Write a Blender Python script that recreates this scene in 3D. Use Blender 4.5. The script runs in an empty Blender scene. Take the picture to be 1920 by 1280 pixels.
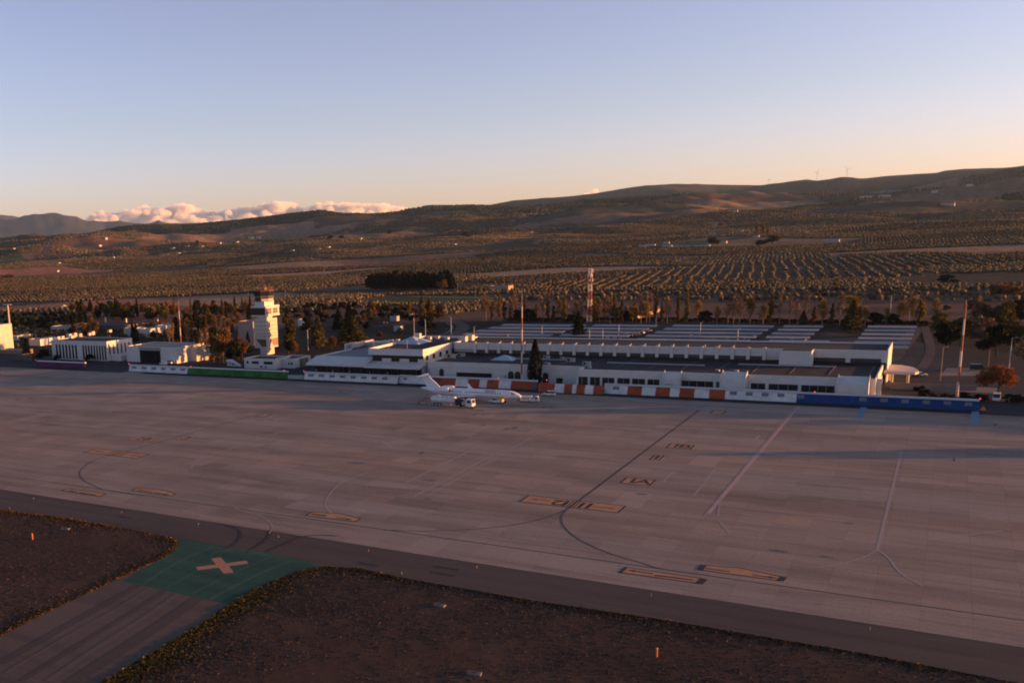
import bpy, math, random
import numpy as np
from mathutils import Vector, Matrix, noise as mnoise
random.seed(7)
rng = np.random.default_rng(7)
sc = bpy.context.scene
COL = sc.collection
rad = math.radians

# ------------------------------------------------------------------ camera
# basis found from the photograph's three vanishing points; X runs along the
# terminal front, Y away over the apron towards it, Z is up, metres
CAMH = 54.0
PX, PY, FPX = 544.2234, 839.3175, 1809.495
R3 = np.array([[0.82853482, 0.07853195, -0.55440309],
               [0.55824414, -0.19279694, 0.80696519],
               [-0.04351467, -0.97809103, -0.20357899]])
cd = bpy.data.cameras.new('camera')
cam = bpy.data.objects.new('camera', cd)
COL.objects.link(cam)
sc.camera = cam
cd.sensor_width = 36.0
cd.lens = FPX / 1920 * 36.0
cd.shift_x = (960 - PX) / 1920
cd.shift_y = (PY - 640) / 1920
cd.clip_start = 1.0
cd.clip_end = 200000.0
M4 = Matrix(((R3[0][0], -R3[0][1], -R3[0][2], 0), (R3[1][0], -R3[1][1], -R3[1][2], 0),
             (R3[2][0], -R3[2][1], -R3[2][2], CAMH), (0, 0, 0, 1)))
cam.matrix_world = M4

# ------------------------------------------------------------------ light
SUN_EL, SUN_AZ = 3.7, 25.0          # azimuth counted from +X towards +Y
EXPO = 1.62
world = bpy.data.worlds.new('World')
sc.world = world
world.use_nodes = True
nt = world.node_tree
nt.nodes.clear()
sky = nt.nodes.new('ShaderNodeTexSky')
sky.sky_type = 'NISHITA'
sky.sun_disc = False
sky.sun_elevation = rad(SUN_EL)
sky.sun_rotation = rad(90 - SUN_AZ)
sky.altitude = 600
sky.air_density = 1.0
sky.dust_density = 1.2
sky.ozone_density = 2.0
bg = nt.nodes.new('ShaderNodeBackground')
bg.inputs[1].default_value = 0.13
wo = nt.nodes.new('ShaderNodeOutputWorld')
# white balance of the evening sky: tint by elevation, darker towards the zenith
tcw = nt.nodes.new('ShaderNodeTexCoord')
sep = nt.nodes.new('ShaderNodeSeparateXYZ')
nt.links.new(tcw.outputs['Generated'], sep.inputs[0])
rmp = nt.nodes.new('ShaderNodeValToRGB')
TINT = [(0.0, (1.46, 1.10, 1.72)), (0.05, (1.30, 1.02, 1.55)), (0.12, (1.20, 0.93, 1.18)), (0.24, (1.24, 0.85, 1.00)), (0.40, (0.82, 0.70, 0.78)), (1.0, (0.54, 0.51, 0.58))]
while len(rmp.color_ramp.elements) < len(TINT):
    rmp.color_ramp.elements.new(0.5)
for e_, (p_, c_) in zip(rmp.color_ramp.elements, TINT):
    e_.position = p_
    e_.color = (*[q / 3 for q in c_], 1)
nt.links.new(sep.outputs[2], rmp.inputs[0])
mlt = nt.nodes.new('ShaderNodeVectorMath')
mlt.operation = 'MULTIPLY'
scl = nt.nodes.new('ShaderNodeVectorMath')
scl.operation = 'SCALE'
scl.inputs['Scale'].default_value = 3.0
nt.links.new(rmp.outputs[0], scl.inputs[0])
nt.links.new(sky.outputs[0], mlt.inputs[0])
nt.links.new(scl.outputs[0], mlt.inputs[1])
nt.links.new(mlt.outputs[0], bg.inputs[0])
nt.links.new(bg.outputs[0], wo.inputs[0])
sd = bpy.data.lights.new('sun', 'SUN')
sd.energy = 5.0
sd.angle = rad(0.5)
sd.color = (1.0, 0.43, 0.13)
sun = bpy.data.objects.new('sun', sd)
COL.objects.link(sun)
sv = Vector((math.cos(rad(SUN_EL)) * math.cos(rad(SUN_AZ)), math.cos(rad(SUN_EL)) * math.sin(rad(SUN_AZ)), math.sin(rad(SUN_EL))))
sun.rotation_euler = sv.to_track_quat('Z', 'Y').to_euler()
sun.location = (200, 100, 200)
vs = sc.view_settings
vs.view_transform = 'Standard'
vs.look = 'None'
vs.exposure = EXPO
vs.gamma = 1.0
sc.cycles.use_denoising = True
sc.cycles.max_bounces = 5
sc.cycles.diffuse_bounces = 2
sc.cycles.volume_bounces = 3
sc.cycles.filter_width = 1.9

# ------------------------------------------------------------------ helpers
def ray(u, v):
    return R3 @ np.array([(u - PX) / FPX, (v - PY) / FPX, 1.0])

def A(u, v, z=0.0):                 # point of the plane at height z seen there
    d = ray(u, v)
    t = (z - CAMH) / d[2]
    return np.array([d[0] * t, d[1] * t, z])

def onY(u, v, y):                   # point of the vertical plane Y = y
    d = ray(u, v)
    t = y / d[1]
    return np.array([d[0] * t, y, CAMH + d[2] * t])

def XatY(u, v, y):
    return float(onY(u, v, y)[0])

MATS = {}
def mat(name, col, rough=0.8, var=0.15, scale=0.6, spec=0.2, metal=0.0, emit=0.0, rnd=0.0, stretch=None, trans=0.0):
    if name in MATS:
        return MATS[name]
    m = bpy.data.materials.new(name)
    m.use_nodes = True
    n = m.node_tree
    b = n.nodes['Principled BSDF']
    b.inputs['Roughness'].default_value = rough
    b.inputs['Metallic'].default_value = metal
    b.inputs['Specular IOR Level'].default_value = spec
    tc = n.nodes.new('ShaderNodeTexCoord')
    nz = n.nodes.new('ShaderNodeTexNoise')
    nz.inputs['Scale'].default_value = scale
    nz.inputs['Detail'].default_value = 5
    nz.inputs['Roughness'].default_value = 0.65
    src = tc.outputs['Object']
    if stretch:
        mp = n.nodes.new('ShaderNodeMapping')
        mp.inputs['Scale'].default_value = stretch
        n.links.new(src, mp.inputs[0])
        src = mp.outputs[0]
    n.links.new(src, nz.inputs['Vector'])
    mr = n.nodes.new('ShaderNodeMapRange')
    mr.inputs[1].default_value = 0.25
    mr.inputs[2].default_value = 0.75
    mr.inputs[3].default_value = 1 - var
    mr.inputs[4].default_value = 1 + var
    n.links.new(nz.outputs[0], mr.inputs[0])
    fac = mr.outputs[0]
    if rnd:
        oi = n.nodes.new('ShaderNodeObjectInfo')
        m2 = n.nodes.new('ShaderNodeMapRange')
        m2.inputs[3].default_value = 1 - rnd
        m2.inputs[4].default_value = 1 + rnd
        n.links.new(oi.outputs['Random'], m2.inputs[0])
        mm = n.nodes.new('ShaderNodeMath')
        mm.operation = 'MULTIPLY'
        n.links.new(fac, mm.inputs[0])
        n.links.new(m2.outputs[0], mm.inputs[1])
        fac = mm.outputs[0]
    vm = n.nodes.new('ShaderNodeVectorMath')
    vm.operation = 'SCALE'
    vm.inputs[0].default_value = col
    n.links.new(fac, vm.inputs['Scale'])
    n.links.new(vm.outputs[0], b.inputs['Base Color'])
    if emit:
        b.inputs['Emission Color'].default_value = (*col, 1)
        b.inputs['Emission Strength'].default_value = emit
    if trans:
        tb = n.nodes.new('ShaderNodeBsdfTranslucent')
        n.links.new(vm.outputs[0], tb.inputs[0])
        ms = n.nodes.new('ShaderNodeMixShader')
        ms.inputs[0].default_value = trans
        n.links.new(b.outputs[0], ms.inputs[1])
        n.links.new(tb.outputs[0], ms.inputs[2])
        n.links.new(ms.outputs[0], n.nodes['Material Output'].inputs[0])
    MATS[name] = m
    return m

def attr_mat(name, rough=0.9, var=0.25, scale=0.2, spec=0.1, stretch=None, detail=6):
    """base colour from the mesh's own colour attribute, broken up by noise"""
    m = mat(name, (1, 1, 1), rough, var, scale, spec, stretch=stretch)
    n = m.node_tree
    a = n.nodes.new('ShaderNodeVertexColor')
    a.layer_name = 'col'
    vm = [q for q in n.nodes if q.type == 'VECT_MATH'][0]
    n.links.new(a.outputs[0], vm.inputs[0])
    [q for q in n.nodes if q.type == 'TEX_NOISE'][0].inputs['Detail'].default_value = detail
    return m

class MB:
    """collects faces and links them as one mesh object"""
    def __init__(s, o=(0, 0, 0)):
        s.v, s.f, s.mi, s.o = [], [], [], o
    def face(s, pts, mi=0):
        k = len(s.v)
        s.v += [tuple(p) for p in pts]
        s.f.append(tuple(range(k, k + len(pts))))
        s.mi.append(mi)
        return s
    def box(s, x0, x1, y0, y1, z0, z1, mi=0):
        return s.prism([(x0, y0), (x1, y0), (x1, y1), (x0, y1)], z0, z1, mi)
    def prism(s, poly, z0, z1, mi=0):
        k, n = len(s.v), len(poly)
        s.v += [(p[0], p[1], z0) for p in poly] + [(p[0], p[1], z1) for p in poly]
        s.f.append(tuple(range(k + n - 1, k - 1, -1)))
        s.f.append(tuple(range(k + n, k + 2 * n)))
        for i in range(n):
            j = (i + 1) % n
            s.f.append((k + i, k + j, k + n + j, k + n + i))
        s.mi += [mi] * (n + 2)
        return s
    def sideprism(s, prof, y0, y1, mi=0):       # profile in x,z pushed along y
        k, n = len(s.v), len(prof)
        s.v += [(p[0], y0, p[1]) for p in prof] + [(p[0], y1, p[1]) for p in prof]
        s.f.append(tuple(range(k, k + n)))
        s.f.append(tuple(range(k + 2 * n - 1, k + n - 1, -1)))
        for i in range(n):
            j = (i + 1) % n
            s.f.append((k + j, k + i, k + n + i, k + n + j))
        s.mi += [mi] * (n + 2)
        return s
    def xprism(s, prof, x0, x1, mi=0):          # profile in y,z pushed along x
        k, n = len(s.v), len(prof)
        s.v += [(x0, p[0], p[1]) for p in prof] + [(x1, p[0], p[1]) for p in prof]
        s.f.append(tuple(range(k + n - 1, k - 1, -1)))
        s.f.append(tuple(range(k + n, k + 2 * n)))
        for i in range(n):
            j = (i + 1) % n
            s.f.append((k + i, k + j, k + n + j, k + n + i))
        s.mi += [mi] * (n + 2)
        return s
    def tube(s, pts, rs, n=8, mi=0, sy=1.0):
        k = len(s.v)
        pts = [Vector(p) for p in pts]
        for i, p in enumerate(pts):
            d = (pts[min(i + 1, len(pts) - 1)] - pts[max(i - 1, 0)]).normalized()
            up = Vector((0, 0, 1)) if abs(d.z) < 0.95 else Vector((0, 1, 0))
            a = d.cross(up).normalized()
            b = a.cross(d)
            for j in range(n):
                t = 2 * math.pi * j / n
                q = p + a * (math.cos(t) * rs[i]) + b * (math.sin(t) * rs[i] * sy)
                s.v.append(tuple(q))
        for i in range(len(pts) - 1):
            for j in range(n):
                jj = (j + 1) % n
                s.f.append((k + i * n + j, k + (i + 1) * n + j, k + (i + 1) * n + jj, k + i * n + jj))
        s.f.append(tuple(range(k, k + n)))
        e = k + (len(pts) - 1) * n
        s.f.append(tuple(range(e + n - 1, e - 1, -1)))
        s.mi += [mi] * ((len(pts) - 1) * n + 2)
        return s
    def ball(s, c, r, nu=10, nv=6, mi=0, sz=1.0):
        pts = [(c[0], c[1], c[2] - r * sz * math.cos(math.pi * i / nv)) for i in range(nv + 1)]
        return s.tube(pts, [max(0.01, r * math.sin(math.pi * i / nv)) for i in range(nv + 1)], nu, mi)
    def build(s, name, mats, parent=None, smooth=False, bevel=0.0):
        o3 = s.o
        me = bpy.data.meshes.new(name)
        vv = [(a - o3[0], b - o3[1], c - o3[2]) for a, b, c in s.v]
        me.from_pydata(vv, [], s.f)
        if not isinstance(mats, (list, tuple)):
            mats = [mats]
        for m in mats:
            me.materials.append(m)
        if len(mats) > 1:
            me.polygons.foreach_set('material_index', s.mi)
        if smooth:
            me.polygons.foreach_set('use_smooth', [True] * len(me.polygons))
        ob = bpy.data.objects.new(name, me)
        COL.objects.link(ob)
        if parent:
            ob.parent = parent
        if bevel:
            bv = ob.modifiers.new('bevel', 'BEVEL')
            bv.width = bevel
            bv.segments = 2
        return ob

def npmesh(name, V, F, m, cols=None, parent=None):
    """mesh from numpy arrays; F is (n,3) or (n,4); cols per vertex"""
    me = bpy.data.meshes.new(name)
    k = F.shape[1]
    me.vertices.add(len(V))
    me.vertices.foreach_set('co', np.ascontiguousarray(V, dtype=np.float32).ravel())
    me.loops.add(F.size)
    me.loops.foreach_set('vertex_index', np.ascontiguousarray(F, dtype=np.int32).ravel())
    me.polygons.add(len(F))
    me.polygons.foreach_set('loop_start', np.arange(0, F.size, k, dtype=np.int32))
    me.update(calc_edges=True)
    me.validate()
    me.materials.append(m)
    if cols is not None:
        ca = me.color_attributes.new('col', 'FLOAT_COLOR', 'POINT')
        c4 = np.ones((len(V), 4), dtype=np.float32)
        c4[:, :3] = cols
        ca.data.foreach_set('color', c4.ravel())
    ob = bpy.data.objects.new(name, me)
    COL.objects.link(ob)
    if parent:
        ob.parent = parent
    return ob

def tag(o, label, cat, group=None, kind=None):
    o['label'] = label
    o['category'] = cat
    if group:
        o['group'] = group
    if kind:
        o['kind'] = kind
    return o

def text_mesh(name, body, size, m, offset=0.0, extrude=0.0, align='CENTER'):
    cu = bpy.data.curves.new('outline', 'FONT')
    cu.body = body
    cu.size = size
    cu.align_x = align
    cu.align_y = 'CENTER' if align == 'CENTER' else 'TOP_BASELINE'
    cu.offset = offset
    cu.extrude = extrude
    tmp = bpy.data.objects.new('outline', cu)
    COL.objects.link(tmp)
    me = bpy.data.meshes.new_from_object(tmp)
    bpy.data.objects.remove(tmp)
    me.materials.clear()
    me.materials.append(m)
    o = bpy.data.objects.new(name, me)
    COL.objects.link(o)
    return o

def struct(o):
    o['kind'] = 'structure'
    return o

def thing(name, label, cat, loc=(0, 0, 0), rz=0.0, group=None):
    o = bpy.data.objects.new(name, None)
    o.empty_display_size = 0.5
    COL.objects.link(o)
    o.location = tuple(float(q) for q in loc)
    o.rotation_euler = (0, 0, rz)
    return tag(o, label, cat, group)

def dup(root, loc, rz=0.0, label=None, group=None, scale=None):
    r = root.copy()
    COL.objects.link(r)
    r.location = tuple(float(q) for q in loc)
    r.rotation_euler = (0, 0, rz)
    if scale:
        r.scale = scale
    if label:
        r['label'] = label
    if group:
        r['group'] = group
    for ch in list(root.children):
        c = ch.copy()
        COL.objects.link(c)
        c.parent = r
        for g in list(ch.children):
            d = g.copy()
            COL.objects.link(d)
            d.parent = c
    return r

ORD = ('first second third fourth fifth sixth seventh eighth ninth tenth eleventh twelfth thirteenth fourteenth fifteenth '
       'sixteenth seventeenth eighteenth nineteenth twentieth').split()
ORD += ['twenty-' + q for q in ORD[:9]] + ['thirtieth'] + ['thirty-' + q for q in ORD[:9]] + ['fortieth'] + ['forty-' + q for q in ORD[:9]]

# shared materials
WALL = mat('white_render', (0.56, 0.545, 0.53), 0.85, 0.10, 0.35)
WALL2 = mat('cream_render', (0.50, 0.46, 0.40), 0.85, 0.12, 0.35)
GREYW = mat('grey_render', (0.33, 0.33, 0.34), 0.85, 0.12, 0.4)
ROOFD = mat('dark_gravel_roof', (0.036, 0.034, 0.037), 0.95, 0.35, 0.25)
ROOFG = mat('grey_sheet_roof', (0.20, 0.20, 0.21), 0.8, 0.2, 0.3)
ROOFT = mat('clay_tile_roof', (0.26, 0.12, 0.07), 0.9, 0.25, 1.5)
GLASSD = mat('dark_glazing', (0.028, 0.027, 0.028), 0.12, 0.3, 0.3, 0.5)
METAL = mat('pale_painted_metal', (0.50, 0.50, 0.52), 0.5, 0.08, 0.5, 0.4)
DARKM = mat('dark_metal', (0.03, 0.03, 0.032), 0.6, 0.2, 1.0)
RUBBER = mat('rubber', (0.015, 0.015, 0.015), 0.8, 0.2, 2.0)
REDP = mat('red_orange_paint', (0.30, 0.066, 0.030), 0.75, 0.35, 0.35)
WHITEP = mat('white_paint', (0.58, 0.57, 0.58), 0.6, 0.22, 0.35)
GREENP = mat('green_paint', (0.032, 0.13, 0.025), 0.75, 0.6, 0.35)
BLUEP = mat('blue_paint', (0.012, 0.046, 0.165), 0.7, 0.2, 0.5)
PURPP = mat('purple_paint', (0.085, 0.018, 0.075), 0.7, 0.25, 0.5)
YELLP = mat('yellow_paint', (0.55, 0.36, 0.06), 0.7, 0.15, 0.5)
REDLAMP = mat('red_lamp', (1.0, 0.06, 0.12), 0.4, 0.0, emit=0.5)
# ------------------------------------------------------------------ terrain
def hv(u):                          # image row of the true horizon, used to turn slopes read off the photo into heights
    return 407 + (1796 - u) * 0.0445
UC = np.array([0, 300, 600, 900, 1200, 1500, 1800, 1920.])
RINGS = [  # ground distance, row of the ground seen there (None: level)
    (1000, None),
    (1600, [0, 0, 2, 4, 6, 8, 10, 10], 'z'),
    (2300, [528, 513, 494, 478, 458, 444, 434, 430]),
    (3300, [507, 490, 468, 450, 430, 414, 404, 400]),
    (4600, [484, 466, 446, 428, 408, 392, 380, 376]),
    (6000, [467, 448, 426, 408, 388, 372, 360, 352]),
    (7600, ([0, 50, 120, 175, 225, 275, 350, 425, 480, 542, 600, 642, 655, 705, 730, 767, 805, 842, 885, 920, 960, 1060, 1172, 1235, 1292, 1400, 1500, 1600, 1690, 1752, 1800, 1852, 1877, 1902, 1920, 2000],
            [452, 449, 444, 439, 427, 424, 421, 415, 410, 405, 400.5, 404, 406, 402, 399.5, 392.5, 387, 388, 386, 386, 388, 383, 374, 369, 370, 368, 368, 364, 352, 342, 337, 331, 324, 321, 320, 318])),
    (8800, [468, 450, 422, 404, 384, 376, 356, 346]),
    (11500, ([0, 300, 600, 860, 905, 960, 1060, 1100, 1172, 1235, 1292, 1335, 1385, 1422, 1440, 1477, 1507, 1527, 1552, 1572, 1615, 1665, 1750, 1765, 1802, 1865, 1920, 2000],
             [466, 450, 428, 396, 385, 377, 369, 364.5, 356, 348, 345.5, 347, 349, 349, 346, 341, 337, 339, 338, 333, 334.5, 330, 325, 321, 317.5, 315, 311, 307])),
    (13500, [470, 455, 440, 420, 395, 380, 360, 350]),
    (17500, [462, 452, 440, 430, 420, 412, 404, 400]),
]
FAR = ([-400, -200, 0, 40, 75, 100, 130, 150, 165, 185, 200, 225, 250, 280, 293, 301, 312, 325, 345, 400, 480, 600, 2000],
       [405, 400, 411, 409, 402, 400.5, 402, 405, 411, 415, 419, 416, 416.5, 419, 414, 411, 416, 420, 421, 424, 440, 446, 430])
FAR2 = ([-400, -150, 0, 20, 45, 70, 200, 2000], [380, 385, 396, 399, 404, 412, 425, 430])

def az_of_u(u):                     # ground azimuth (from +Y towards +X) of an image column
    d = ray(u, hv(u))
    return math.atan2(d[0], d[1])
_us = np.linspace(-500, 2100, 261)
_az = np.array([az_of_u(q) for q in _us])
def u_of_az(a):
    return np.interp(a, _az, _us)
_wf = np.array([math.hypot(*ray(q, hv(q))[:2]) for q in _us])
def z_from_v(u, v, D):              # height of a point D away (on the ground) that is seen in row v, column u
    d = R3 @ np.array([(u - PX) / FPX, (v - PY) / FPX, 1.0])
    return CAMH + d[2] * D / math.hypot(d[0], d[1])
NA = 420
azv = np.linspace(az_of_u(-120), az_of_u(2010), NA)
azs = np.concatenate([np.linspace(-math.pi, azv[0], 26)[:-1], azv, np.linspace(azv[-1], math.pi, 40)[1:]])
rr = np.concatenate([[0, 30, 60, 90, 120, 160, 200, 260, 330, 400, 470, 540, 600, 650, 700],
                     np.exp(np.linspace(math.log(740), math.log(8200), 200)),
                     np.exp(np.linspace(math.log(8400), math.log(27000), 60))])
fade = np.interp(azs, [-math.pi, az_of_u(-120) - 0.5, az_of_u(-120) - 0.15, azv[-1] + 0.10, azv[-1] + 0.35, math.pi], [0, 0, 1, 1, 0, 0])
uu = u_of_az(np.clip(azs, _az[0], _az[-1]))
knots_r = [0, 1000]
knots_z = [np.zeros(len(azs)), np.zeros(len(azs))]
for k in RINGS[1:]:
    knots_r.append(k[0])
    vals = np.interp(uu, *k[1]) if isinstance(k[1], tuple) else np.interp(uu, UC, k[1])
    knots_z.append(vals if len(k) == 3 else np.array([z_from_v(a, b, k[0]) for a, b in zip(uu, vals)]))
for D, T in ((21000, FAR), (24500, FAR2)):
    knots_r.append(D)
    vals = np.interp(uu, T[0], T[1])
    knots_z.append(np.array([z_from_v(a, b, D) for a, b in zip(uu, vals)]))
    if D == 21000:
        knots_r.append(22500)
        knots_z.append(knots_z[-1] * 0.55)
knots_r += [30000, 70000]
knots_z += [np.zeros(len(azs)), np.zeros(len(azs))]
KZ = np.array(knots_z)
order = np.argsort(knots_r)
KR = np.array(knots_r, float)[order]
KZ = KZ[order] * fade[None, :]
def smoothcol(r):                   # monotone-ish blend between knots
    i = np.clip(np.searchsorted(KR, r, 'right') - 1, 0, len(KR) - 2)
    t = (r - KR[i]) / (KR[i + 1] - KR[i])
    return i, t
ZG = np.zeros((len(rr), len(azs)))
for q, r in enumerate(rr):
    i, t = smoothcol(r)
    m0 = (KZ[i + 1] - KZ[max(i - 1, 0)]) / (KR[i + 1] - KR[max(i - 1, 0)]) * (KR[i + 1] - KR[i])
    m1 = (KZ[min(i + 2, len(KR) - 1)] - KZ[i]) / (KR[min(i + 2, len(KR) - 1)] - KR[i]) * (KR[i + 1] - KR[i])
    m0 = np.where(r < 1000, 0, m0)
    h = (2 * t**3 - 3 * t**2 + 1) * KZ[i] + (t**3 - 2 * t**2 + t) * m0 * 0.7 + (3 * t**2 - 2 * t**3) * KZ[i + 1] + (t**3 - t**2) * m1 * 0.7
    ZG[q] = h
def fbm(x, y, s, o=4):
    return mnoise.fractal(Vector((x / s, y / s, 3.1)), 0.9, 2.1, o)
GX = rr[:, None] * np.sin(azs)[None, :]
GY = rr[:, None] * np.cos(azs)[None, :]
for q, r in enumerate(rr):
    if r < 900:
        continue
    amp = np.interp(r, [1200, 2000, 3300, 4600, 5600, 6700, 7600, 8300, 9500, 11500, 13500, 21000], [0, 6, 24, 52, 72, 64, 10, 50, 70, 8, 60, 70])
    sc_ = 900.0
    for p in range(len(azs)):
        if fade[p] > 0.01:
            ZG[q, p] += amp * fbm(GX[q, p], GY[q, p], sc_) * fade[p] * 1.25
ZG[rr <= 1000] = 0
def zground(x, y):
    r = math.hypot(x, y)
    a = math.atan2(x, y)
    i = min(max(int(np.searchsorted(rr, r, 'right')) - 1, 0), len(rr) - 2)
    j = min(max(int(np.searchsorted(azs, a, 'right')) - 1, 0), len(azs) - 2)
    s, t = (r - rr[i]) / (rr[i + 1] - rr[i]), (a - azs[j]) / (azs[j + 1] - azs[j])
    return float((ZG[i, j] * (1 - t) + ZG[i, j + 1] * t) * (1 - s) + (ZG[i + 1, j] * (1 - t) + ZG[i + 1, j + 1] * t) * s)
def zgrounds(x, y):
    r = np.hypot(x, y)
    a = np.arctan2(x, y)
    i = np.clip(np.searchsorted(rr, r, 'right') - 1, 0, len(rr) - 2)
    j = np.clip(np.searchsorted(azs, a, 'right') - 1, 0, len(azs) - 2)
    s, t = (r - rr[i]) / (rr[i + 1] - rr[i]), (a - azs[j]) / (azs[j + 1] - azs[j])
    return (ZG[i, j] * (1 - t) + ZG[i, j + 1] * t) * (1 - s) + (ZG[i + 1, j] * (1 - t) + ZG[i + 1, j + 1] * t) * s

# fields: cells of a jumbled lattice, each with its own soil and crop
seeds = []
lr = math.log(600)
while lr < math.log(26000):
    step = 0.10 + 0.05 * rng.random()
    a = -1.45 + 0.1 * rng.random()
    while a < 0.55:
        seeds.append((a + 0.03 * rng.standard_normal(), lr + 0.045 * rng.standard_normal()))
        a += 0.10 + 0.09 * rng.random()
    lr += step
seeds = np.array(seeds)
NS = len(seeds)
GROVE, SOIL, TAN, DARK, GREEN, FOREST = range(6)
ftype = np.zeros(NS, int)
fang = rng.choice([0.0, 0.15, -0.3, 0.5, 0.9, -0.7], NS) + 0.05 * rng.standard_normal(NS)
fcol = np.zeros((NS, 3))
SOILC = {GROVE: (0.128, 0.074, 0.045), SOIL: (0.215, 0.112, 0.068), TAN: (0.27, 0.165, 0.098), DARK: (0.060, 0.047, 0.032),
         GREEN: (0.055, 0.075, 0.028), FOREST: (0.021, 0.023, 0.016)}
for k in range(NS):
    r = math.exp(seeds[k, 1])
    u = float(u_of_az(np.clip(seeds[k, 0], _az[0], _az[-1])))
    w = rng.random()
    if r > 6600:
        t = FOREST if w < 0.58 else DARK if w < 0.72 else SOIL if w < 0.82 else TAN if w < 0.92 else GROVE
    elif r > 4600:
        t = FOREST if w < 0.25 else GROVE if w < 0.78 else SOIL if w < 0.86 else DARK if w < 0.95 else TAN
    else:
        soil = 0.30 if u < 500 else 0.12 if u < 1000 else 0.06
        t = GROVE if w < 0.86 - soil else SOIL if w < 0.86 else DARK if w < 0.94 else TAN if w < 0.97 else GREEN
    ftype[k] = t
    fcol[k] = np.array(SOILC[t]) * (np.interp(r, [3500, 6000], [1, .66]) if t in (SOIL, TAN) else 1) * (0.82 + 0.36 * rng.random()) * (1 + 0.035 * rng.standard_normal(3))
ftone = 0.72 + 0.56 * rng.random(NS)
sp_az = az_of_u(1420)
WIDE = [k for k in range(NS) if az_of_u(1120) < seeds[k, 0] < az_of_u(1660) and 1060 < math.exp(seeds[k, 1]) < 1480]
for k in WIDE:
    ftype[k] = GROVE
    fang[k] = math.pi / 2 - sp_az + 1e-3
    fcol[k] = np.array(SOILC[GROVE]) * .8
    ftone[k] = 1.1
def fields(x, y, margin=False):
    a, l = np.arctan2(x, y), np.log(np.maximum(np.hypot(x, y), 1))
    wx = 0.018 * np.sin(x / 170 + y / 260) + 0.012 * np.sin(y / 95 - x / 140)
    out = np.empty(a.shape, int)
    mg = np.empty(a.shape)
    mgr = mg.ravel()
    fa, fl = a.ravel() + wx.ravel(), l.ravel() + 0.6 * wx.ravel()
    o = out.ravel()
    for s in range(0, len(fa), 20000):
        d = (fa[s:s + 20000, None] - seeds[None, :, 0])**2 + (1.25 * (fl[s:s + 20000, None] - seeds[None, :, 1]))**2
        o[s:s + 20000] = d.argmin(1)
        if margin:
            d2 = np.sqrt(np.partition(d, 1, axis=1)[:, :2])
            mgr[s:s + 20000] = d2[:, 1] - d2[:, 0]
    return (o.reshape(a.shape), mgr.reshape(a.shape)) if margin else o.reshape(a.shape)
# open ground between the car park and the groves: strips along X
def strip_of(x, y):
    """0 none, else index of the bare strip; strips are long fields that run beside the airport road"""
    s = np.zeros(np.shape(x), int)
    yy = y + 0.10 * (x + 130) + 6 * np.sin(x / 90)
    inx = (x > -300) & (x < 120)
    s = np.where(inx & (yy > 606) & (yy < 690), 1, s)
    s = np.where(inx & (yy >= 690) & (yy < 712), 2, s)
    s = np.where(inx & (yy >= 712) & (yy < 792), 1, s)
    s = np.where(inx & (yy >= 792) & (yy < 840), 2, s)
    s = np.where(inx & (yy >= 840) & (yy < 872), 3, s)
    s = np.where(inx & (yy >= 872) & (yy < 905), 2, s)
    return s
STRIPC = {1: (0.125, 0.072, 0.052), 2: (0.062, 0.046, 0.042), 3: (0.095, 0.058, 0.042)}

fid, fmg = fields(GX, GY, True)
GC = fcol[fid].copy()
trk = (fmg < 0.0045) & (rr[:, None] < 6000)
GC[trk] = (0.17, 0.11, 0.075)
st = strip_of(GX, GY)
for k, c in STRIPC.items():
    GC[st == k] = c
near = rr < 600
GC[near] = (0.076, 0.048, 0.036)
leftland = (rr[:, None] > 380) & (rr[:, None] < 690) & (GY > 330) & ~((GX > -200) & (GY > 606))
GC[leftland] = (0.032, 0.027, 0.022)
GC[rr > 15000] = (0.052, 0.054, 0.068)  # haze blue put into the base colour of the far mountains
jit = 1 + np.where(rr < 760, 0.0, 0.10)[:, None] * rng.standard_normal(GX.shape)
GC *= jit[:, :, None]
V = np.stack([GX, GY, ZG - np.where(rr < 760, 0.10, 0.0)[:, None]], -1)
na, nr_ = len(azs), len(rr)
idx = np.arange(nr_ * na).reshape(nr_, na)
F = np.stack([idx[:-1, :-1], idx[:-1, 1:], idx[1:, 1:], idx[1:, :-1]], -1).reshape(-1, 4)[:, ::-1]
TERR = attr_mat('fields_and_hills', 0.95, 0.50, 0.035, 0.05, detail=11)
[q for q in TERR.node_tree.nodes if q.type == 'TEX_NOISE'][0].inputs['Roughness'].default_value = 0.8
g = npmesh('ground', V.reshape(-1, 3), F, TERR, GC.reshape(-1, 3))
g.data.polygons.foreach_set('use_smooth', [True] * len(g.data.polygons))
struct(g)

# ------------------------------------------------------------------ paved surfaces
def sheet(name, pts, z, m):
    o = MB().face([(p[0], p[1], z) for p in pts]).build(name, m)
    if o.data.polygons[0].normal.z < 0:
        o.data.flip_normals()
    return struct(o)

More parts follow.
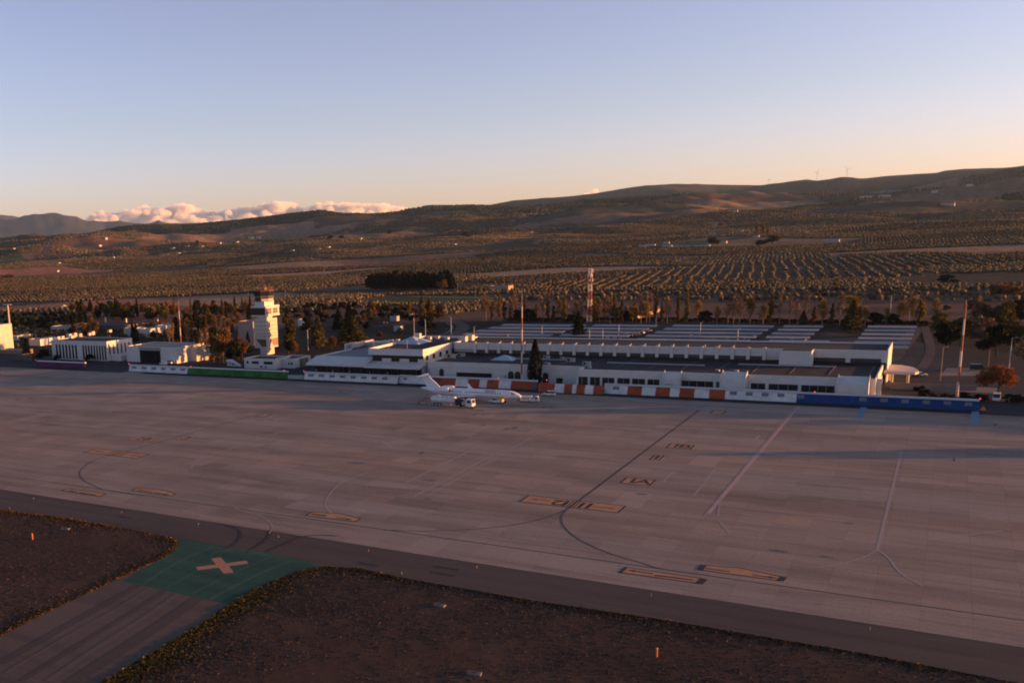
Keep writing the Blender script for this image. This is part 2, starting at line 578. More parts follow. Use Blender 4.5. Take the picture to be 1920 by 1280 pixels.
def apron_mat(name, col, stain, joint, jcol, warm):
    m = bpy.data.materials.new(name)
    m.use_nodes = True
    n = m.node_tree
    b = n.nodes['Principled BSDF']
    b.inputs['Roughness'].default_value = 0.9
    b.inputs['Specular IOR Level'].default_value = 0.12
    tc = n.nodes.new('ShaderNodeTexCoord')
    def noise(scale, detail, st=(1, 1, 1), rough=0.6):
        mp = n.nodes.new('ShaderNodeMapping')
        mp.inputs['Scale'].default_value = st
        n.links.new(tc.outputs['Object'], mp.inputs[0])
        z = n.nodes.new('ShaderNodeTexNoise')
        z.inputs['Scale'].default_value = scale
        z.inputs['Detail'].default_value = detail
        z.inputs['Roughness'].default_value = rough
        n.links.new(mp.outputs[0], z.inputs['Vector'])
        return z.outputs[0]
    def rng_(s, a, b_, c, d):
        r = n.nodes.new('ShaderNodeMapRange')
        for i, q in enumerate((a, b_, c, d)):
            r.inputs[i + 1].default_value = q
        n.links.new(s, r.inputs[0])
        return r.outputs[0]
    def mix(f, c1, c2):
        x = n.nodes.new('ShaderNodeMix')
        x.data_type = 'RGBA'
        if isinstance(f, float):
            x.inputs[0].default_value = f
        else:
            n.links.new(f, x.inputs[0])
        for i, c in ((6, c1), (7, c2)):
            if isinstance(c, tuple):
                x.inputs[i].default_value = (*c, 1)
            else:
                n.links.new(c, x.inputs[i])
        return x.outputs[2]
    c = mix(rng_(noise(0.012, 6, (0.5, 1.6, 1)), 0.40, 0.66, 0, 1), col, warm)
    c = mix(rng_(noise(0.05, 8, (0.22, 1.5, 1), 0.7), 0.46, 0.66, 0, 0.85), c, stain)
    c = mix(rng_(noise(0.22, 6, (0.10, 1.6, 1), 0.7), 0.50, 0.70, 0, 0.8), c, stain)
    if joint:
        br = n.nodes.new('ShaderNodeTexBrick')
        br.offset = 0.0
        br.inputs['Color1'].default_value = (1, 1, 1, 1)
        br.inputs['Color2'].default_value = (0.83, 0.83, 0.84, 1)
        br.inputs['Mortar'].default_value = (*jcol, 1)
        br.inputs['Scale'].default_value = 1.0
        br.inputs['Mortar Size'].default_value = 0.06
        br.inputs['Mortar Smooth'].default_value = 0.5
        br.inputs['Bias'].default_value = 0.0
        br.inputs['Brick Width'].default_value = joint
        br.inputs['Row Height'].default_value = joint
        n.links.new(tc.outputs['Object'], br.inputs['Vector'])
        x = n.nodes.new('ShaderNodeMix')
        x.data_type = 'RGBA'
        x.blend_type = 'MULTIPLY'
        x.inputs[0].default_value = 1.0
        n.links.new(c, x.inputs[6])
        n.links.new(br.outputs[0], x.inputs[7])
        c = x.outputs[2]
    fine = rng_(noise(1.7, 4), 0.25, 0.75, 0.86, 1.14)
    vm = n.nodes.new('ShaderNodeVectorMath')
    vm.operation = 'SCALE'
    n.links.new(c, vm.inputs[0])
    n.links.new(fine, vm.inputs['Scale'])
    n.links.new(vm.outputs[0], b.inputs['Base Color'])
    return m
CONC = apron_mat('apron_concrete', (0.320, 0.264, 0.228), (0.195, 0.148, 0.122), 6.0, (0.77, 0.77, 0.77), (0.350, 0.250, 0.188))
ASPH = apron_mat('worn_asphalt', (0.088, 0.071, 0.065), (0.058, 0.047, 0.043), 0, None, (0.105, 0.080, 0.069))
ASPHD = apron_mat('dark_asphalt', (0.036, 0.036, 0.040), (0.027, 0.027, 0.030), 0, None, (0.042, 0.040, 0.042))
TAXI = apron_mat('taxiway_asphalt', (0.116, 0.087, 0.074), (0.080, 0.061, 0.054), 0, None, (0.130, 0.094, 0.077))
PAVE = apron_mat('pale_paving', (0.24, 0.205, 0.185), (0.19, 0.16, 0.145), 4.0, (0.8, 0.8, 0.8), (0.25, 0.20, 0.17))

YA0, YA1 = 146.6, 326.0
sheet('apron', [(-700, YA0), (260, YA0), (260, YA1), (-700, YA1)], 0.0, CONC)
# service road and forecourt behind the blast fences
sheet('service_road', [(-700, YA1 - 1), (260, YA1 - 1), (260, 372), (-700, 372)], -0.03, ASPHD)
sheet('forecourt', [(-236, 371), (40, 371), (30, 470), (-90, 606), (-236, 606)], -0.05, ASPHD)
# asphalt shoulder and the closed taxiway, outline read off the photo on the ground plane
edgeL = [(0, 955), (66, 962), (133, 972), (200, 983), (250, 993), (295, 1001), (320, 1007), (334, 1015), (333, 1026), (310, 1044), (270, 1062), (230, 1080), (180, 1104), (80, 1151), (0, 1192)]
edgeR = [(187, 1280), (320, 1203), (387, 1163), (427, 1134), (470, 1107), (520, 1084), (548, 1072), (580, 1064), (617, 1061), (677, 1065), (772, 1085), (985, 1122), (1240, 1160), (1600, 1220), (1920, 1281)]
eL = [A(*q) for q in edgeL]
eR = [A(*q) for q in edgeR]
dL_ = eL[-1] - eL[-3]
dR_ = eR[0] - eR[1]
poly = [(-700, YA0 + 0.5), (-700, 146.6 - (146.6 - eL[0][1]) * 1.0), *[(p[0], p[1]) for p in eL], (eL[-1][0] + dL_[0] * 6, eL[-1][1] + dL_[1] * 6),
        (eR[0][0] + dR_[0] * 6, eR[0][1] + dR_[1] * 6), *[(p[0], p[1]) for p in eR], (260, eR[-1][1] - 2), (260, YA0 + 0.5)]
sheet('taxiway_shoulder', poly, -0.03, ASPH)
# the lighter, worn lane of the closed taxiway
bl = [(230, 1080), (180, 1104), (80, 1151), (0, 1192)]
lane = [A(*q) for q in [(335, 1009), (333, 1026), (310, 1044), (270, 1062), (230, 1080), (180, 1104), (80, 1151), (0, 1192)]]
lane2 = [A(*q) for q in [(187, 1280), (320, 1203), (387, 1163), (427, 1134), (470, 1107), (520, 1084), (560, 1068)]]
oL_ = (dL_[0] * 6, dL_[1] * 6)
sheet('taxiway', [(p[0], p[1]) for p in lane] + [(eL[-1][0] + oL_[0], eL[-1][1] + oL_[1]), (eR[0][0] + dR_[0] * 6, eR[0][1] + dR_[1] * 6)] + [(p[0], p[1]) for p in lane2], -0.022, TAXI)
GREENT = apron_mat('green_taxiway_paint', (0.030, 0.083, 0.056), (0.015, 0.044, 0.042), 0, None, (0.050, 0.122, 0.080))
green = [(336, 1009), (413, 1022), (510, 1037), (560, 1047), (600, 1056), (573, 1066), (548, 1073), (520, 1085), (470, 1108), (424, 1131), (380, 1122), (300, 1104), (229, 1089), (270, 1063), (310, 1045), (332, 1027)]
sheet('taxiway_green_patch', [A(*q)[:2] for q in green], -0.014, GREENT)
PEACH = mat('worn_orange_paint', (0.40, 0.20, 0.125), 0.85, 0.35, 1.4)
cross = MB()
cx, cy = -1.889 * 54, 2.331 * 54
for sgn in (1, -1):
    L, W = 4.5, 0.9
    an_ = rad(49.4) if sgn > 0 else rad(-37.4)
    ax = Vector((math.cos(an_), math.sin(an_), 0))
    ay = Vector((-ax.y, ax.x, 0))
    c0 = Vector((cx, cy, -0.006 + 0.004 * (sgn > 0)))
    cross.face([c0 - ax * L - ay * W, c0 + ax * L - ay * W, c0 + ax * L + ay * W, c0 - ax * L + ay * W])
struct(cross.build('taxiway_closed_cross', PEACH))

# ------------------------------------------------------------------ painted lines on the apron
BLACKP = mat('dark_line_paint', (0.040, 0.034, 0.036), 0.85, 0.3, 0.6)
GREYL = mat('worn_dark_line', (0.085, 0.070, 0.070), 0.85, 0.3, 0.6)
GHOST = mat('faded_pale_line', (0.325, 0.262, 0.24), 0.85, 0.15, 0.6)
PINK = mat('faded_pink_line', (0.44, 0.28, 0.26), 0.85, 0.12, 0.6)
SIGNY = mat('faded_yellow_marking', (0.40, 0.225, 0.125), 0.85, 0.2, 0.5)
PALEB = mat('pale_blue_marking', (0.14, 0.23, 0.36), 0.85, 0.15, 0.5)
RIBN = [0]
def ribbon(name, pts, w, m, z=0.008):
    RIBN[0] += 1
    z += 0.00035 * (RIBN[0] % 40)
    b = MB()
    P = [Vector((p[0], p[1], z)) for p in pts]
    L = []
    for i, p in enumerate(P):
        d = (P[min(i + 1, len(P) - 1)] - P[max(i - 1, 0)]).normalized()
        n_ = Vector((-d.y, d.x, 0)) * w / 2
        L.append((p + n_, p - n_))
    for (a, b2), (c, d) in zip(L, L[1:]):
        b.face([b2, d, c, a])
    return struct(b.build(name, m))
def smooth_path(pts, n=8):
    P = [np.array(p[:2]) for p in pts]
    out = []
    for i in range(len(P) - 1):
        p0, p1, p2, p3 = P[max(i - 1, 0)], P[i], P[i + 1], P[min(i + 2, len(P) - 1)]
        for k in range(n):
            t = k / n
            out.append(0.5 * (2 * p1 + (p2 - p0) * t + (2 * p0 - 5 * p1 + 4 * p2 - p3) * t * t + (3 * p1 - p0 - 3 * p2 + p3) * t**3))
    return out + [P[-1]]
pl = lambda L: smooth_path([A(*q) for q in L])
ribbon('taxi_line', [(-600, 156.9), (120, 157.2)], 0.42, GREYL)
ribbon('stand_line', [A(1310, 769), A(1072, 948)], 0.42, BLACKP, 0.010)
ribbon('stand_curve', pl([(1072, 948), (1045, 962), (993, 978), (927, 988), (860, 993), (793, 995), (720, 993)]), 0.36, GREYL, 0.012)
ribbon('stand_curve', pl([(1072, 948), (1057, 960), (1052, 970), (1055, 983), (1067, 997), (1093, 1015), (1143, 1037), (1200, 1054), (1242, 1066), (1330, 1078)]), 0.40, GREYL, 0.014)
ribbon('stand_line', [A(513, 768), A(360, 811), A(240, 845)], 0.40, GREYL, 0.010)
ribbon('stand_curve', pl([(240, 845), (200, 855), (171.7, 864.6), (153, 879), (149, 889.6), (157, 900), (174, 909), (194.6, 917.7), (226, 923), (270, 929)]), 0.38, GREYL, 0.012)
ribbon('stand_curve', pl([(196, 857), (150, 866), (90, 872), (40, 880)]), 0.25, GHOST, 0.010)
for a, b_, w in [((1497, 762), (1328, 962), 0.75), ((1690, 846), (1645, 1030), 0.55), ((1430, 838), (1400, 868), 0.5), ((1424, 815), (1412, 830), 0.6), ((1340, 880), (1300, 930), 0.4), ((1262, 884), (1243, 903), 0.5),
                 ((760, 905), (903, 833), 0.5), ((776, 930), (943, 843), 0.5), ((800, 930), (1010, 812), 0.3), ((370, 862), (533, 807), 0.45), ((358, 876), (372, 860), 0.45),
                 ((715, 827), (738, 840), 0.6), ((1735, 1007), (1920, 1031), 0.5), ((1740, 1010), (1880, 994), 0.4), ((1328, 966), (1352, 966), 0.3), ((1350, 978), (1368, 1000), 0.5), ((1352, 930), (1346, 966), 0.4)]:
    ribbon('stand_line', [A(*a), A(*b_)], w, PINK if (a[0] == 1497) else GHOST, 0.006)
ribbon('stand_line', [A(1497 - 6, 762), A(1326 - 5, 966)], 0.30, GHOST, 0.010)
ribbon('stand_curve', pl([(1645, 1030), (1620, 1043), (1580, 1055), (1530, 1063)]), 0.4, GHOST, 0.006)
ribbon('stand_curve', pl([(1645, 1030), (1665, 1045), (1690, 1075), (1730, 1098)]), 0.4, GHOST, 0.006)
ribbon('stand_curve', pl([(690, 885), (640, 905), (612, 935), (615, 955), (640, 975)]), 0.4, GHOST, 0.006)
ribbon('stand_curve', pl([(440, 952), (490, 968), (510, 985), (505, 1000)]), 0.3, GHOST, 0.006)
ribbon('apron_edge_line', [(-600, YA0 + 3.2), (120, YA0 + 3.2)], 0.3, GHOST, 0.006)
# tyre and rubber arcs on the shoulder
TYRE = mat('tyre_marks', (0.045, 0.037, 0.036), 0.9, 0.3, 0.8)
for L in ([(420, 983), (445, 991), (452, 1003), (440, 1018), (418, 1030)], [(510, 988), (505, 1003), (490, 1018), (462, 1034)], [(640, 1004), (575, 1004), (530, 1020), (498, 1034)]):
    ribbon('tyre_mark', pl(L), 0.5, TYRE, -0.010)
WEARD = apron_mat('worn_tyre_lane', (0.084, 0.065, 0.058), (0.064, 0.052, 0.050), 0, None, (0.092, 0.072, 0.067))
WEARL = apron_mat('pale_worn_lane', (0.122, 0.097, 0.090), (0.095, 0.076, 0.071), 0, None, (0.13, 0.10, 0.09))
for L, w_, m_ in (([(262, 1094), (200, 1130), (110, 1180), (0, 1242)], 1.5, WEARD), ([(310, 1106), (245, 1148), (160, 1200), (40, 1275)], 1.0, WEARD), ([(372, 1120), (300, 1170), (215, 1225), (130, 1280)], 2.2, WEARD), ([(335, 1112), (272, 1156), (185, 1212), (90, 1276)], 1.3, WEARL), ([(283, 1100), (222, 1138), (130, 1190), (10, 1260)], 0.8, WEARL)):
    ribbon('worn_lane', pl(L), w_, m_, -0.018 + 0.001 * w_)
GSTR = apron_mat('faded_green_lane', (0.056, 0.110, 0.074), (0.036, 0.072, 0.050), 0, None, (0.064, 0.120, 0.080))
for L, w_ in (([(360, 1112), (440, 1072), (510, 1042)], 0.5), ([(395, 1122), (470, 1082), (545, 1050)], 0.7), ([(395, 1038), (440, 1028), (505, 1040)], 1.1), ([(270, 1092), (340, 1050), (400, 1024)], 0.6), ([(310, 1102), (385, 1060), (425, 1030)], 0.35)):
    ribbon('worn_lane', pl(L), w_, GSTR, -0.009)
for q, (a, b_) in enumerate([((690, 1057), 2.0), ((836, 1064), 2.4), ((830, 1075), 2.2), ((235, 969), 1.6)]):
    p = A(*a)
    ribbon('asphalt_patch', [(p[0] - b_, p[1]), (p[0] + b_, p[1])], 0.9, TYRE, -0.008)

def glyph(ch, cx, cy, h, rot, m, z, parent):
    o = text_mesh('lettering', ch, h * 1.35, m, 0.02 * h)
    o.location = (cx, cy, z)
    o.rotation_euler = (0, 0, rot)
    if parent:
        o.parent = parent
    return o
def board(x0, x1, y0, y1, edge=0.35, shape=None):
    """a painted information panel lying on the apron"""
    pts = shape or [(x0, y0), (x1, y0), (x1, y1), (x0, y1)]
    cxx, cyy = sum(p[0] for p in pts) / len(pts), sum(p[1] for p in pts) / len(pts)
    t = MB().face([(*p, 0.016) for p in pts]).build('apron_information_marking', BLACKP)
    inn = []
    n_ = len(pts)
    for i in range(n_):
        p, a, b_ = Vector(pts[i]), Vector(pts[i - 1]), Vector(pts[(i + 1) % n_])
        e1, e2 = (p - a).normalized(), (b_ - p).normalized()
        n1, n2 = Vector((-e1.y, e1.x)), Vector((-e2.y, e2.x))
        k = (n1 + n2)
        k = k / max(k.dot(n1), 0.3)
        inn.append(p + k * edge)
    MB().face([(*p, 0.022) for p in inn]).build('yellow_field', SIGNY, t)
    return struct(t)
def arrow(x0, x1, y, w, parent, m=None):
    s = 1 if x1 > x0 else -1
    MB().face([(x0, y - w / 2, 0.028), (x1 - s * 3 * w, y - w / 2, 0.028), (x1 - s * 3 * w, y + w / 2, 0.028), (x0, y + w / 2, 0.028)][::s]).face(
        [(x1 - s * 3 * w, y - 1.3 * w, 0.028), (x1, y, 0.028), (x1 - s * 3 * w, y + 1.3 * w, 0.028)][::s]).build('arrow', m or RUSTP, parent)
RUSTP = mat('rusty_marking', (0.19, 0.075, 0.035), 0.85, 0.2, 0.5)
# big panel across the stand line
b0 = board(-71.3, -50.8, 186.8, 192.7, 0.36)
arrow(-65.5, -69.8, 189.9, 0.45, b0)
arrow(-56.5, -52.0, 189.6, 0.45, b0)
glyph('2', -63.9, 189.7, 4.0, math.pi, BLACKP, 0.03, b0)
glyph('1', -62.2, 189.7, 4.4, math.pi, BLACKP, 0.03, b0)
glyph('1', -58.9, 189.7, 4.4, math.pi, BLACKP, 0.03, b0)
glyph('1', -57.4, 189.7, 4.4, math.pi, BLACKP, 0.03, b0)
MB().box(-61.4, -61.15, 186.9, 192.6, 0.02, 0.03).box(-60.0, -59.75, 186.9, 192.6, 0.02, 0.03).box(-60.8, -60.3, 186.9, 192.6, 0.02, 0.031).build('bar', BLACKP, b0)
def panel_px(bl, br, tr, tl, text, rot=0.0, edge=0.38, fill=0.74):
    P = [A(*bl), A(*br), A(*tr), A(*tl)]
    x0, x1 = (P[0][0] + P[3][0]) / 2, (P[1][0] + P[2][0]) / 2
    y0, y1 = (P[0][1] + P[1][1]) / 2, (P[2][1] + P[3][1]) / 2
    t = board(x0, x1, y0, y1, edge)
    for k, ch in enumerate(text):
        glyph(ch, x0 + (x1 - x0) * (k + 1) / (len(text) + 1), (y0 + y1) / 2, (y1 - y0) * fill, rot, BLACKP, 0.03, t)
    return t
panel_px((1161, 905), (1219, 910.5), (1231, 899), (1173, 895), '1A')
panel_px((1216, 861.5), (1236, 863), (1246, 854), (1227, 852), '1')
panel_px((1248, 839), (1296, 842), (1304, 833.5), (1256, 831), '1B')
panel_px((1329, 774.5), (1356, 776), (1363, 770), (1337, 768.8), '')
panel_px((243, 824), (284, 828), (294, 821), (256, 818), '2B', 0.0, 0.2)
panel_px((329, 824), (352, 825.5), (368, 819), (345, 817.5), '3', 0.0, 0.2)
p0 = panel_px((154, 848), (257, 859), (283, 850.5), (180, 841), '', 0, 0.38)
q0, q1 = A(216, 853), A(224, 847)
xc_, yc_ = (q0[0] + q1[0]) / 2, (q0[1] + q1[1]) / 2
for dx in (-2.6, -1.2, 0.0, 0.5, 1.9, 3.0):
    MB().box(xc_ + dx - .16, xc_ + dx + .16, yc_ - 2.2, yc_ + 2.2, 0.026, 0.034).build('bar', BLACKP, p0)
arrow(xc_ - 5, xc_ - 9, yc_, 0.5, p0)
arrow(xc_ + 5, xc_ + 9, yc_, 0.5, p0)
for (bl, br, tr, tl) in [((31, 749), (45, 750), (60, 745.5), (46, 744.5)), ((478, 781), (495, 782), (510, 776.5), (493, 775.5)), ((208, 712), (222, 713), (230, 709), (216, 708)), ((636, 736), (650, 737), (660, 732), (646, 731))]:
    panel_px(bl, br, tr, tl, '', 0, 0.5)
def hexpanel(pts, arrows, bars):
    P = [tuple(A(*q)[:2]) for q in pts]
    t = board(0, 0, 0, 0, 0.36, P)
    for (a, b_) in arrows:
        p, q = A(*a), A(*b_)
        arrow(p[0], q[0], (p[1] + q[1]) / 2, 0.42, t, BLACKP)
    for (a, b_, w) in bars:
        p, q = A(*a), A(*b_)
        ribbon('bar', [p, q], w, BLACKP, 0.03).parent = t
    return t
hexpanel([(1158, 1073), (1312, 1094), (1321, 1084), (1172, 1062)], [((1225, 1074), (1175, 1069))], [((1163, 1073), (1175, 1063), 0.5), ((1310, 1094), (1320, 1084.5), 1.1), ((1228, 1078), (1300, 1087), 0.5)])
hexpanel([(1309, 1068), (1462, 1089), (1471, 1081), (1390, 1064), (1318, 1058)], [((1410, 1077), (1458, 1084))], [((1312, 1068), (1319, 1058.5), 1.0), ((1462, 1088.5), (1470, 1081), 1.0), ((1322, 1065), (1368, 1071), 0.4)])
hexpanel([(114, 919), (187, 931), (201, 925), (128, 915)], [((145, 921), (128, 919))], [((150, 923), (180, 927.5), 0.4)])
hexpanel([(244, 919), (321, 930), (331, 925), (303, 917), (256, 914.5)], [((290, 923), (318, 927))], [((258, 918), (286, 922), 0.4)])
hexpanel([(571, 966), (667, 978), (678, 972), (640, 962), (585, 959)], [((630, 970), (660, 974))], [((585, 963), (612, 967), 0.6)])
for a, ch, h in [((905, 797), '2', 2.6), ((948, 804), '2', 3.2), ((963, 802), '2', 3.2), ((890, 777), '1', 2.0), ((905, 777), '3', 2.0), ((985, 790), '1', 2.0), ((1866, 796), 'T', 3.0), ((790, 849), '5', 2.6), ((1018, 764), '4', 2.4), ((1032, 763), '2', 2.4)]:
    p = A(*a)
    struct(glyph(ch, p[0], p[1], h, 0.0, GREYL, 0.02, None)).name = 'apron_number'
for L in ([(1602, 784), (1614, 784), (1626, 763), (1614, 763)], [(1819, 796), (1834, 796), (1836, 771), (1822, 771)]):
    sheet('blue_parking_marking', [A(*q)[:2] for q in L], 0.012, PALEB)

# replaced slabs and stains: whole or part slabs of another age, set a few millimetres proud
PATCHM = [apron_mat('old_slab_dark', (0.275, 0.222, 0.194), (0.18, 0.140, 0.118), 0, None, (0.29, 0.215, 0.17)), apron_mat('new_slab_pale', (0.338, 0.280, 0.245), (0.245, 0.195, 0.168), 0, None, (0.355, 0.262, 0.208)), apron_mat('slab_warm', (0.335, 0.255, 0.205), (0.22, 0.165, 0.132), 0, None, (0.36, 0.25, 0.185))]
pr_ = random.Random(21)
for k in range(64):
    X_ = 6.0 * round((-330 + 350 * pr_.random()) / 6)
    Y_ = 6.0 * round((156 + 160 * pr_.random()) / 6)
    w_, d_ = 6.0 * pr_.choice([1, 1, 1, 2]), 6.0 * pr_.choice([1, 1, 2])
    i_ = .06
    sheet('replaced_slab', [(X_ + i_, Y_ + i_), (X_ + w_ - i_, Y_ + i_), (X_ + w_ - i_, Y_ + d_ - i_), (X_ + i_, Y_ + d_ - i_)], 0.0025 + 0.00002 * k, PATCHM[k % 3])
OIL = mat('oil_stain', (0.115, 0.090, 0.080), 0.6, 0.35, 1.5, 0.3)
for k in range(46):
    X_, Y_ = -300 + 320 * pr_.random(), 170 + 150 * pr_.random()
    if k % 3:
        X_, Y_ = -150 + 60 * pr_.random(), 262 + 55 * pr_.random()
    r_ = .35 + .9 * pr_.random() ** 2
    pts = [(X_ + r_ * (1 + .8 * pr_.random()) * 1.4 * math.cos(t), Y_ + r_ * (.7 + .5 * pr_.random()) * math.sin(t)) for t in [j * math.pi / 5 for j in range(10)]]
    sheet('oil_stain', pts, 0.0045 + 0.00002 * k, OIL)
# ------------------------------------------------------------------ terminal
LAMPH = mat('pale_lamp_glass', (0.6, 0.58, 0.52), 0.3, 0.05, 1.0, 0.5)
T = thing('terminal_building', 'long low white airport terminal with a pilastered upper hall behind the blast fences', 'airport terminal', (-95, 370, 0))
O = (-95, 370, 0)
def tb(): return MB(O)
YF, YL = 341.0, 349.0                         # right and left front wall lines
XL, XS, XR = -171.0, -108.0, -16.8
ZR = 6.4
wall = tb()
# right wing front: fascia above, piers between windows, base below
wins = [(1080, 1102), (1106, 1125), (1129, 1152), (1157, 1181), (1185, 1209.5), (1214, 1236.5), (1277, 1337.5), (1343, 1350), (1408, 1435.5), (1441.5, 1497), (1503, 1566)]
WX = [(XatY(a, 712, YF), XatY(b, 714, YF)) for a, b in wins]
ZW0, ZW1 = 1.0, 4.2
wall.box(XS, XR, YF, YF + 0.4, ZW1, ZR + 0.5)
wall.box(XS, XR, YF, YF + 0.4, 0, ZW0)
xs = [XS] + [q for w in WX for q in w] + [XR]
for a, b in zip(xs[::2], xs[1::2]):
    wall.box(a, b, YF, YF + 0.4, ZW0, ZW1)
wall.box(XR - 0.4, XR, YF + 0.4, 377, 0, ZR + 0.5)
wall.box(XS, XS + 0.4, YF + 0.4, YL + 0.4, 0, ZR + 0.5)
# left wing front with arched openings
wall.box(XL, XS, YL, YL + 0.4, 0, ZR + 0.4)
wall.box(XL, XL + 0.4, YL + 0.4, 377, 0, ZR + 0.4)
wo_ = wall.build('wall', WALL, T)
for (a, b) in WX:
    gl = tb().box(a, b, YF + 0.15, YF + 0.3, ZW0, ZW1).build('window', GLASSD, T)
    n = max(2, int((b - a) / 2.2))
    for k in range(n + 1):
        x = a + (b - a) * k / n
        tb().box(max(a, x - 0.05), min(b, x + 0.05), YF + 0.08, YF + 0.15, ZW0, ZW1).build('frame_bar', GREYW, gl)
    tb().box(a, b, YF - 0.05, YF + 0.15, ZW0 - 0.12, ZW0).build('sill', GREYW, gl)
def arch(cx, w, z0, z1, y, name='arched_window'):
    pts = [(cx - w / 2, z0), (cx + w / 2, z0)]
    r = w / 2
    for k in range(9):
        t = math.pi * k / 8
        pts.append((cx + r * math.cos(t), z1 - r + r * math.sin(t)))
    b = tb()
    b.face([(p[0], y - 0.03, p[1]) for p in pts])
    return b.build(name, mat('arch_recess', (0.045, 0.038, 0.028), 0.5, 0.3, 0.6), T)
for u, w in [(828, 2.0), (958, 2.4), (970.6, 2.4), (1023, 2.2)]:
    arch(XatY(u, 700, YL), w, 0.1, 4.1, YL)
tb().box(XatY(856, 703, YL), XatY(922, 705, YL), YL - 0.04, YL + 0.1, 1.2, 2.9).build('window', GLASSD, T)
tb().box(XatY(801, 700, YL), XatY(806.5, 700, YL), YL - 0.04, YL + 0.1, 0.1, 3.6).build('door', GREYW, T)
tb().box(XatY(946, 706, YL), XatY(949, 706, YL), YL - 0.04, YL + 0.1, 0.1, 2.6).build('door', GREYW, T)
for u in (1046, 1052):
    tb().box(XatY(u, 709, YL) - 0.6, XatY(u, 709, YL) + 0.6, YL - 0.04, YL + 0.1, 0.1, 2.2).build('window', GLASSD, T)
tb().box(XatY(812, 688, YL), XatY(955, 690, YL), YL - 0.25, YL, 4.9, 5.2).build('cornice', WALL, T)
roof = tb().box(XS + 0.4, XR - 0.4, YF + 0.4, 377, ZR - 0.4, ZR).box(XL + 0.4, XS + 0.4, YL + 0.4, 377, ZR - 0.4, ZR - 0.002)
roof.build('roof', ROOFD, T)
# seams and plant on the low roof
for k in range(14):
    x = XL + 6 + k * 11.2
    tb().box(x, x + 0.35, YF + 9, 376, ZR, ZR + 0.08).build('roof_seam', mat('roof_seam', (0.12, 0.105, 0.10), 0.9, 0.2, 0.4), T)
for x0_, x1_, yy in [(-150, -120, 366), (-104, -70, 362), (-60, -30, 368)]:
    tb().box(x0_, x1_, yy, yy + 0.5, ZR + 0.15, ZR + 0.55).build('roof_duct', GREYW, T)
for u, v, s in [(846, 671, 1.8), (865, 668, 1.5), (1025, 672, 1.2), (1070, 678, 1.6), (1100, 684, 1.4), (1026, 684, 1.0), (1055, 673, 0.9), (1103, 690, 1.0), (1345, 696, 0.7), (1380, 697, 0.7)]:
    p = A(u, v, ZR)
    d = tb().box(p[0] - s, p[0] + s, p[1] - 0.7, p[1] + 0.7, ZR, ZR + 0.9 * s).build('air_handler', GREYW, T)
    tb().tube([(p[0] - s * 0.4, p[1] - 0.72, ZR + 0.5 * s), (p[0] - s * 0.4, p[1] - 0.78, ZR + 0.5 * s)], [0.35 * s, 0.35 * s], 10).build('fan', DARKM, d)
p = A(946, 674, ZR)
b = tb()
hw, hd = 4.6, 4.0
cs = [(p[0] - hw, p[1] - hd, ZR + .1), (p[0] + hw, p[1] - hd, ZR + .1), (p[0] + hw, p[1] + hd, ZR + .1), (p[0] - hw, p[1] + hd, ZR + .1)]
ap = (p[0], p[1], ZR + 2.0)
for k in range(4):
    b.face([cs[k], cs[(k + 1) % 4], ap])
SKYL = mat('skylight_panels', (0.38, 0.42, 0.50), 0.25, 0.1, 0.6, 0.6)
b.build('skylight', SKYL, T)
# white porches on the front with sloping side cheeks
def porch(u0, u1, vt, vb, y0, sign=False):
    x0, x1 = XatY(u0, vt, y0), XatY(u1, vt, y0)
    zt = float(onY((u0 + u1) / 2, vt, y0)[2])
    q = tb()
    q.xprism([(YF, 0), (y0, 0), (y0, zt - 1.4), (YF, zt + 0.6)], x0 + 0.3, x1 - 0.3)
    pr = q.build('porch', WALL, T)
    for xa in (x0, x1 - 0.3):
        tb().xprism([(YF + 0.1, 0), (y0 - 0.2, 0), (y0 - 0.2, zt - 1.0), (YF + 0.1, zt + 1.1)], xa, xa + 0.3).build('cheek', WALL, pr)
    return pr, x0, x1, zt
porch(1241.5, 1275, 702, 722, 338.2)
porch(1350, 1398, 703, 727, 337.0)
porch(1569, 1630, 712, 739, 337.0)
SIGNT = mat('grey_lettering', (0.16, 0.16, 0.17), 0.7, 0.1, 1.0)
tb().box(XatY(1246, 716, 338.1), XatY(1270, 717, 338.1), 338.1, 338.19, 2.2, 2.6).box(XatY(1249, 713, 338.1), XatY(1262, 713, 338.1), 338.1, 338.19, 3.0, 3.2).build('sign_line', SIGNT, T)
# end bays at the right
tb().box(XR, XR + 1.4, 344, 351, 0, 5.6).build('stair_block', WALL, T)
tb().box(XR + 1.4, XR + 1.45, 345, 350, 0.5, 4.6).build('window', GLASSD, T)
# upper hall
YH, ZH0, ZH1 = 377.0, 8.7, 11.5
XH0, XH1 = -172.5, -15.6
h = tb()
h.box(XH0, XH1, YH, YH + 0.4, ZH0, ZH1)
h.box(XH1 - 0.4, XH1, YH + 0.4, 402, 0, ZH1 + 0.3)
h.box(XH0, XH0 + 0.4, YH + 0.4, 402, 0, ZH1)
h.box(XH0 + 0.4, XH1 - 0.4, 401.6, 402, 0, ZH1)
h.build('hall_wall', WALL, T)
tb().box(XH0 + 0.4, XH1 - 0.4, YH + 0.4, 401.6, ZH1 - 0.9, ZH1 - 0.5).build('hall_roof', ROOFD, T)
CLER = mat('clerestory_glass', (0.050, 0.044, 0.042), 0.3, 0.3, 0.4, 0.4)
tb().box(XH0, XH1 - 0.4, YH - 0.25, YH + 0.38, ZR - 0.2, 7.5).build('roof_upstand', ROOFD, T)
xa, xb = XatY(891, 660, YH), XatY(1433, 668, YH)
NPIL = 21
px_ = [xa + (xb - xa) * k / NPIL for k in range(NPIL + 1)]
for x in px_:
    tb().box(x - 0.55, x + 0.55, YH - 0.55, YH, 7.4, ZH1 + 0.35).build('pilaster', WALL, T)
